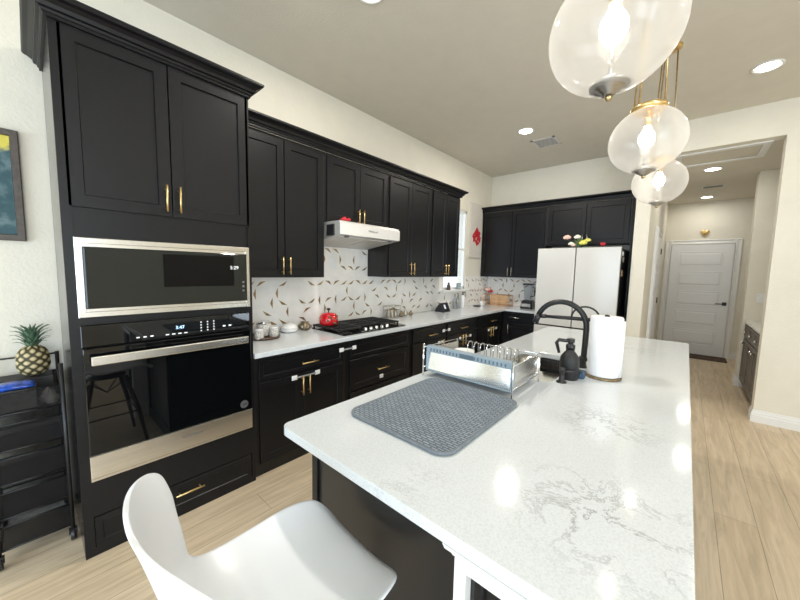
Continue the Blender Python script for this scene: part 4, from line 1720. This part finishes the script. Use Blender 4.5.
# bottles under the window
t = thing('lotion_bottle', (.11, 4.63, ZCT), 'white pump bottle with a black top under the window', 'bottle')
MB().lathe((.11, 4.63, ZCT + .0005), [(.034, 0), (.037, .004), (.037, .165), (.030, .19), (.014, .20), (.014, .212)], 22).build('body', WPLAST, t)
mb = MB()
mb.lathe((.11, 4.63, ZCT + .212), [(.016, 0), (.016, .018), (.006, .02), (.006, .036), (.012, .038), (.012, .046)], 14)
mb.tube([(.11, 4.63, ZCT + .25), (.155, 4.625, ZCT + .25), (.162, 4.624, ZCT + .236)], .006, 8)
mb.build('pump', BPLAST, t)
for i, (y, h, lab) in enumerate(((4.42, .21, 'tall clear glass bottle left of the two clear bottles under the window'), (4.51, .23, 'clear glass bottle next to the white pump bottle'))):
    t = thing('glass_bottle', (.09, y, ZCT), lab, 'bottle', 'clear bottles under the window')
    MB().lathe((.09, y, ZCT + .0005), [(.030, 0), (.033, .004), (.033, h * .65), (.014, h * .82), (.013, h)], 20).build('body', JAR, t)
    MB().lathe((.09, y, ZCT + .001 + h), [(.015, 0), (.015, .02), (0, .022)], 14).build('cap', SILVERO, t)
    MB().lathe((.09, y, ZCT + .004), [(.028, 0), (.030, .003), (.030, h * .4), (0, h * .4)], 18).build('contents', mat('pale_contents', (.5, .5, .47), .6, vary=.2), t)
# on the sill
t = thing('figurine', (.045, 4.30, 1.212), 'small dark brown figurine on the kitchen window sill', 'figurine')
mb = MB()
mb.lathe((.045, 4.30, 1.2125), [(.03, 0), (.034, .01), (.026, .035), (.032, .060), (.020, .082)], 16)
mb.build('body', DWOOD, t)
MB().ball((.045, 4.30, 1.311), .019, .019, .021, 12, 8).build('head', DWOOD, t)
t = thing('photo_frame', (.04, 4.60, 1.212), 'small grey and pale blue photo frame on the window sill', 'photo frame')
MB().rings(FX(.035), 4.535, 4.665, 1.2125, 1.315, [(0, 0), (0, .010), (.004, .012), (.014, .012), (.016, .008)]).build('frame', GREYP, t)
MB().fbox(FX(.035), 4.575, 4.65, 1.228, 1.30, .0075, .0095).build('picture', mat('pale_blue_print', (.45, .6, .68), .4, vary=.3), t)

# copper rack, flower, utensils at the corner
t = thing('copper_basket', (.28, 5.55, ZCT), 'copper wire basket holding a wooden board in the counter corner', 'basket')
mb = MB()
bx0, bx1, by0, by1 = .05, .53, 5.45, 5.63
for z in (.012, .075, .185):
    mb.tube([(bx0, by0, ZCT + z), (bx1, by0, ZCT + z), (bx1, by1, ZCT + z), (bx0, by1, ZCT + z)], .005, 6, closed=True)
for (x, y) in ((bx0, by0), (bx1, by0), (bx1, by1), (bx0, by1), (.20, by0), (.37, by0)):
    mb.cyl((x, y, ZCT + .001), (x, y, ZCT + .185), .005, n=8)
for k in range(8):
    mb.tube([(bx0 + .03 + k * .06, by0, ZCT + .012), (bx0 + .03 + k * .06, by1, ZCT + .012)], .003, 6)
mb.build('wire', COPPER, t)
mb = MB()
mb.box(.17, .50, 5.50, 5.52, ZCT + .018, ZCT + .175)
tag(mb.build('cutting_board', LWOOD, bevel=.006), 'pale wooden board standing in the copper basket', 'cutting board')
t = thing('pink_flower', (.10, 5.48, ZCT), 'pink and red silk flower rising from the copper basket', 'flower')
bloom((.10, 5.54, ZCT + .275), .05, PINKF, 21, t)
bloom((.145, 5.55, ZCT + .235), .04, REDF, 22, t)
MB().tube([(.12, 5.56, ZCT + .017), (.12, 5.555, ZCT + .16), (.10, 5.545, ZCT + .25)], .004, 6).build('stem', GREEN, t)
t = thing('blender', (.875, 5.42, ZCT), 'black and silver blender with clear jar beside the refrigerator', 'blender')
mb = MB()
mb.loft([[(p[0], p[1], z) for p in rrect(.875 - a, .875 + a, 5.42 - a, 5.42 + a, .03, 4)] for (a, z) in ((.098, ZCT + .001), (.098, ZCT + .02), (.085, ZCT + .115), (.070, ZCT + .14))], smooth=False)
bs = mb.build('base', BPLAST, t)
MB().fbox(FY(5.42 - .096), .80, .95, ZCT + .035, ZCT + .085, -.006, .004).build('control_strip', STEEL, bs)
mb = MB()
mb.loft([[(p[0], p[1], z) for p in rrect(.875 - a, .875 + a, 5.42 - a, 5.42 + a, .025, 4)] for (a, z) in ((.050, ZCT + .1405), (.072, ZCT + .385))], smooth=False, cap=False)
mb.build('jar', JAR, t)
MB().box(.80, .95, 5.345, 5.495, ZCT + .386, ZCT + .412).build('lid', BPLAST, t, bevel=.008)
mb = MB()
mb.tube([(.945, 5.40, ZCT + .36), (.985, 5.385, ZCT + .35), (.985, 5.385, ZCT + .22), (.94, 5.40, ZCT + .20)], .010, 8)
mb.build('jar_handle', BPLAST, t)
t = thing('black_tray', (.16, 5.02, ZCT), 'small flat black dish on the counter below the red flower canvas', 'dish')
MB().lathe((.16, 5.02, ZCT + .0005), [(.045, 0), (.065, .012), (.062, .014), (.04, .005)], 20).build('plate', BPLAST, t)
t = thing('white_cup', (.15, 5.22, ZCT), 'small white cup near the corner of the counter', 'cup')
MB().lathe((.15, 5.22, ZCT + .0005), [(.025, 0), (.028, .004), (.038, .075), (.035, .075), (.024, .008)], 20).build('body', CERAM, t)
mb = MB()
mb.tube([(.185, 5.21, ZCT + .06), (.215, 5.20, ZCT + .055), (.212, 5.20, ZCT + .03), (.182, 5.21, ZCT + .022)], .005, 8)
mb.build('handle', CERAM, t)

# red flowers on the hood
t = thing('red_flower_ornament', (.40, 1.965, 1.930), 'small red flower ornament on top of the range hood', 'ornament')
bloom((.40, 1.945, 1.960), .030, REDF, 31, t)
bloom((.40, 1.995, 1.957), .027, REDF, 32, t)

# flower canvas on the left wall
t = thing('flower_canvas', (0, 5.10, 1.74), 'pale canvas with a red flower cluster on the wall beside the window', 'picture')
MB().fbox(FX(.002), 4.94, 5.345, 1.745, 2.66, 0, .022).build('canvas', CANVAS, t, bevel=.002)
mb = MB()
rnd = random.Random(4)
for k in range(34):
    a = rnd.random() * 2 * PI
    q = math.sqrt(rnd.random())
    yy, zz = 5.165 + .14 * q * math.cos(a), 2.085 + .15 * q * math.sin(a) + .5 * (.14 * q * math.cos(a))
    mb.ball((.0255, yy, zz), .003, .022 + .02 * rnd.random(), .022 + .02 * rnd.random(), 8, 5)
mb.build('painted_flower', REDF, t)

# child locks


def lock(F, pads, label, strap=True):
    t = thing('child_lock', F(pads[0][0], pads[0][1], DT), label, 'child lock', 'white child safety locks on the base cabinets')
    for (u, v) in pads:
        mb = MB()
        mb.rings(F, u - .023, u + .023, v - .018, v + .018, [(.004, DT + .0008), (0, DT + .004), (0, DT + .010), (.006, DT + .014)])
        mb.build('pad', WPLAST, t, bevel=.004)
    if strap and len(pads) > 1:
        (u0, v0), (u1, v1) = pads[0], pads[-1]
        mb = MB()
        mb.fbox(F, u0 + .02, u1 - .02, min(v0, v1) - .006, max(v0, v1) + .006, DT + .010, DT + .013)
        mb.build('strap', GREYP, t)
    return t


F = FX(XB)
lock(F, [(1.297, .668), (1.503, .668)], 'white strap child lock across the doors nearest the oven')
lock(F, [(1.748, .808), (1.890, .807)], 'white strap child lock between the drawers left of the cooktop')
lock(F, [(2.245, .462)], 'single oval white child lock below a drawer handle under the cooktop')
lock(F, [(3.235, .640), (3.30, .640)], 'white child lock on the door just behind the dish rack')
lock(F, [(3.325, .775), (3.445, .775)], 'white child lock between the drawers right of the dish rack')
lock(F, [(3.72, .625), (3.99, .625)], 'white strap child lock across the doors below the smart display')
lock(F, [(4.55, .63), (4.80, .63)], 'white strap child lock on the last doors toward the corner')

# ------------------------------------------------------------------ left: cart, pineapple, painting
t = thing('rolling_cart', (.22, -.04, 0), 'black wire mesh rolling cart with five tiers beside the oven cabinet', 'cart')
CX0, CX1, CY0, CY1 = .045, .400, -.170, .085
for (x, y) in ((CX0, CY0), (CX0, CY1), (CX1, CY0), (CX1, CY1)):
    MB().cyl((x, y, .06), (x, y, .985), .009, n=12).build('post', BMETAL, t)
    w_ = MB()
    w_.cyl((x, y - .011, .030), (x, y + .011, .030), .0295, n=18)
    c_ = w_.build('caster', BPLAST, t)
    MB().box(x - .012, x + .012, y - .016, y + .016, .035, .066).build('caster_fork', BMETAL, c_)
mb = MB()
mb.tube([(CX0, CY0, .975), (CX0, CY1, .975)], .005, 8)
mb.build('back_rail', BMETAL, t)
for (z0, z1) in ((.765, .875), (.585, .715), (.415, .545), (.245, .375), (.085, .205)):
    mb = MB()
    i0 = .006
    x0, x1, y0, y1 = CX0 + i0, CX1 - i0, CY0 + i0, CY1 - i0
    mb.add([(x0, y0, z0), (x1, y0, z0), (x1, y1, z0), (x0, y1, z0), (x0, y0, z1), (x1, y0, z1), (x1, y1, z1), (x0, y1, z1)],
           [(0, 1, 2, 3), (0, 1, 5, 4), (1, 2, 6, 5), (2, 3, 7, 6), (3, 0, 4, 7)])
    bk = mb.build('basket', NET, t, recalc=False)
    mb = MB()
    for z in (z0, z1):
        mb.tube([(x0, y0, z), (x1, y0, z), (x1, y1, z), (x0, y1, z)], .0055, 8, closed=True)
    mb.build('rim', BMETAL, bk)
# shelf board on the top tier
tag(MB().box(.060, .215, -.145, .062, .774, .885).build('storage_box', mat('dark_box', (.03, .028, .03), .6, vary=.2), bevel=.004), 'dark box in the cart top tier with the pineapple standing on it', 'box')
tag(MB().box(.225, .385, -.155, -.005, .774, .862).build('carton', GREYBX, bevel=.003), 'grey carton in the cart top tier under the blue packet', 'box')
mb = MB()
lo = []
for i in range(9):
    f_ = i / 8
    yy = -.158 + .15 * f_
    hh = .004 + .016 * math.sin(PI * f_) ** .6
    ww = .052 + .006 * math.sin(f_ * 9)
    lo.append([(.315 + ww * math.cos(2 * PI * k / 14), yy, .8845 + hh * math.sin(2 * PI * k / 14) + .003 * math.sin(k * 2.3 + i)) for k in range(14)])
mb.loft(lo)
tag(mb.build('blue_packet', BLUEPK), 'shiny blue packet lying in the top tier of the cart', 'packet')
# mesh bag contents in the top tier: onions
for i, (x, y) in enumerate(((.27, .035), (.325, .030), (.36, .045))):
    mb = MB()
    mb.lathe((x, y, .772), [(.004, 0), (.020, .004), (.030, .022), (.026, .042), (.010, .056), (.004, .068)], 16)
    tag(mb.build('garlic_bulb', mat('garlic_skin', (.62, .58, .54), .5, vary=.15)), ('garlic bulb nearest the wall in the cart top tier', 'middle garlic bulb in the cart top tier', 'garlic bulb at the front corner of the cart top tier')[i], 'garlic')

t = thing('pineapple', (.150, 0, .886), 'ripe pineapple standing on top of the black mesh cart', 'pineapple')
mb = MB()
pc = (.150, -.008, .886)
NA, NH = 112, 60
vs, fs = [], []
for j in range(NH + 1):
    f_ = j / NH
    z = .170 * f_
    r = .0615 * (1 - abs(2 * f_ - 1) ** 3.2) ** .5 * (1.02 - .10 * f_)
    r = max(r, .004)
    for i in range(NA):
        a = 2 * PI * i / NA
        s1 = math.sin(4.0 * a + f_ * 13)
        s2 = math.sin(4.0 * a - f_ * 13)
        e = abs(s1) * abs(s2)
        k = e ** .45
        rr = r * (1 + .10 * k)
        mb.tone[len(vs)] = min(1, max(0, (k - .45) * 1.7))
        vs.append((pc[0] + rr * math.cos(a), pc[1] + rr * math.sin(a), pc[2] + z))
    if j:
        o_ = (j - 1) * NA
        for i in range(NA):
            fs.append((o_ + i, o_ + (i + 1) % NA, o_ + NA + (i + 1) % NA, o_ + NA + i))
fs.append(tuple(reversed(range(NA))))
fs.append(tuple(range(NH * NA, NH * NA + NA)))
mb.add(vs, fs, 0, True)
mb.build('fruit', PINE, t)
mb = MB()
rnd = random.Random(9)
for k in range(46):
    a = k * 2.399
    f_ = k / 45
    L = .060 + .080 * (1 - abs(f_ - .62) * 1.2)
    tilt = .80 * (1 - f_) + .06
    wd = .0095
    base_ = Vector((pc[0] + .012 * (1 - f_) * math.cos(a), pc[1] + .012 * (1 - f_) * math.sin(a), pc[2] + .155 + .03 * f_))
    dirh = Vector((math.cos(a), math.sin(a), 0))
    side = Vector((-math.sin(a), math.cos(a), 0))
    rows = []
    for q in range(6):
        s_ = q / 5
        ang = tilt * (1 - .15 * s_) + .45 * s_ * s_
        p = base_ + dirh * (L * s_ * math.sin(ang) * .75) + Vector((0, 0, L * s_ * math.cos(ang)))
        wq = wd * (1 - s_ ** 1.6) + .0005
        rows.append([p - side * wq, p - Vector((0, 0, .0)) - dirh * .002, p + side * wq])
    vs = [p for rw in rows for p in rw]
    fs = []
    for q in range(5):
        for c_ in range(2):
            i = q * 3 + c_
            fs.append((i, i + 1, i + 4, i + 3))
    mb.add(vs, fs, 0, True)
mb.build('leaf_crown', PLEAF, t, solid=.0016, recalc=False)

t = thing('framed_painting', (0, -.30, 1.62), 'framed abstract painting in teal and yellow on the left wall', 'painting')
py0, py1, pz0, pz1 = -.55, .004, 1.622, 2.212
MB().rings(FX(.002), py0, py1, pz0, pz1, [(0, 0), (0, .026), (.004, .030), (.030, .030), (.034, .012)], cap1=False).build('frame', FRAMEW, t)
MB().fbox(FX(.002), py0 + .03, py1 - .03, pz0 + .03, pz1 - .03, .002, .014).build('canvas', ART, t)

# ------------------------------------------------------------------ hall things
t = thing('niche_cabinet', (3.75, 5.8, 0), 'weathered grey console cabinet with white top in the hall niche', 'cabinet')
NX = 3.475
MB().box(NX, 4.09, 5.10, 6.40, .09, .885).build('body', DESKW, t)
MB().box(NX + .05, 4.09, 5.12, 6.38, 0, .09).build('plinth', DWOOD, t)
FN = FXn(NX)
for i in range(3):
    ya = 5.11 + i * .43
    d = MB().rings(FN, ya, ya + .42, .70, .872, [(0, 0), (0, .016), (.002, .018), (.03, .018), (.034, .010)]).build('drawer', DESKW, t)
    MB().lathe(FN(ya + .21, .786, .018), [(.010, 0), (.010, -.008), (.016, -.014), (.014, -.026), (0, -.028)], 14, ax='x').build('knob', CHROME, d)
    d = MB().rings(FN, ya, ya + .42, .11, .685, [(0, 0), (0, .016), (.002, .018), (.05, .018), (.054, .008)]).build('door', DESKW, t)
    MB().lathe(FN(ya + (.36 if i % 2 == 0 else .06), .62, .018), [(.010, 0), (.010, -.008), (.016, -.014), (.014, -.026), (0, -.028)], 14, ax='x').build('knob', CHROME, d)
MB().box(NX - .02, 4.095, 5.088, 6.415, .886, .915).build('top', CERAM, t, bevel=.003)

mb = MB()
mb.prism(rrect(2.72, 3.46, 7.98, 8.40, .015, 3), .001, .012)
t = tag(mb.build('door_mat', RUG), 'dark brown door mat on the floor before the white hall door', 'mat')
t = thing('gold_heart', (3.0, 8.44, 2.27), 'gold heart ornament on the hall wall above the white door', 'ornament')
mb = MB()
for sx in (-1, 1):
    mb.ball((3.005 + sx * .028, 8.432, 2.335), .036, .014, .034, 14, 8)
mb.lathe((3.005, 8.432, 2.255), [(.003, 0), (.03, .03), (.055, .066), (.045, .08)], 16)
mb.build('heart', GOLD, t)
mb = MB()
mb.rings(FY(6.42), 3.535, 3.61, 1.17, 1.29, [(0, 0), (0, .004), (.004, .006)])
mb.fbox(FY(6.42), 3.56, 3.585, 1.205, 1.255, .005, .010)
tag(mb.build('light_switch', WPLAST), 'white light switch plate on the hall pillar beside the niche', 'light switch')
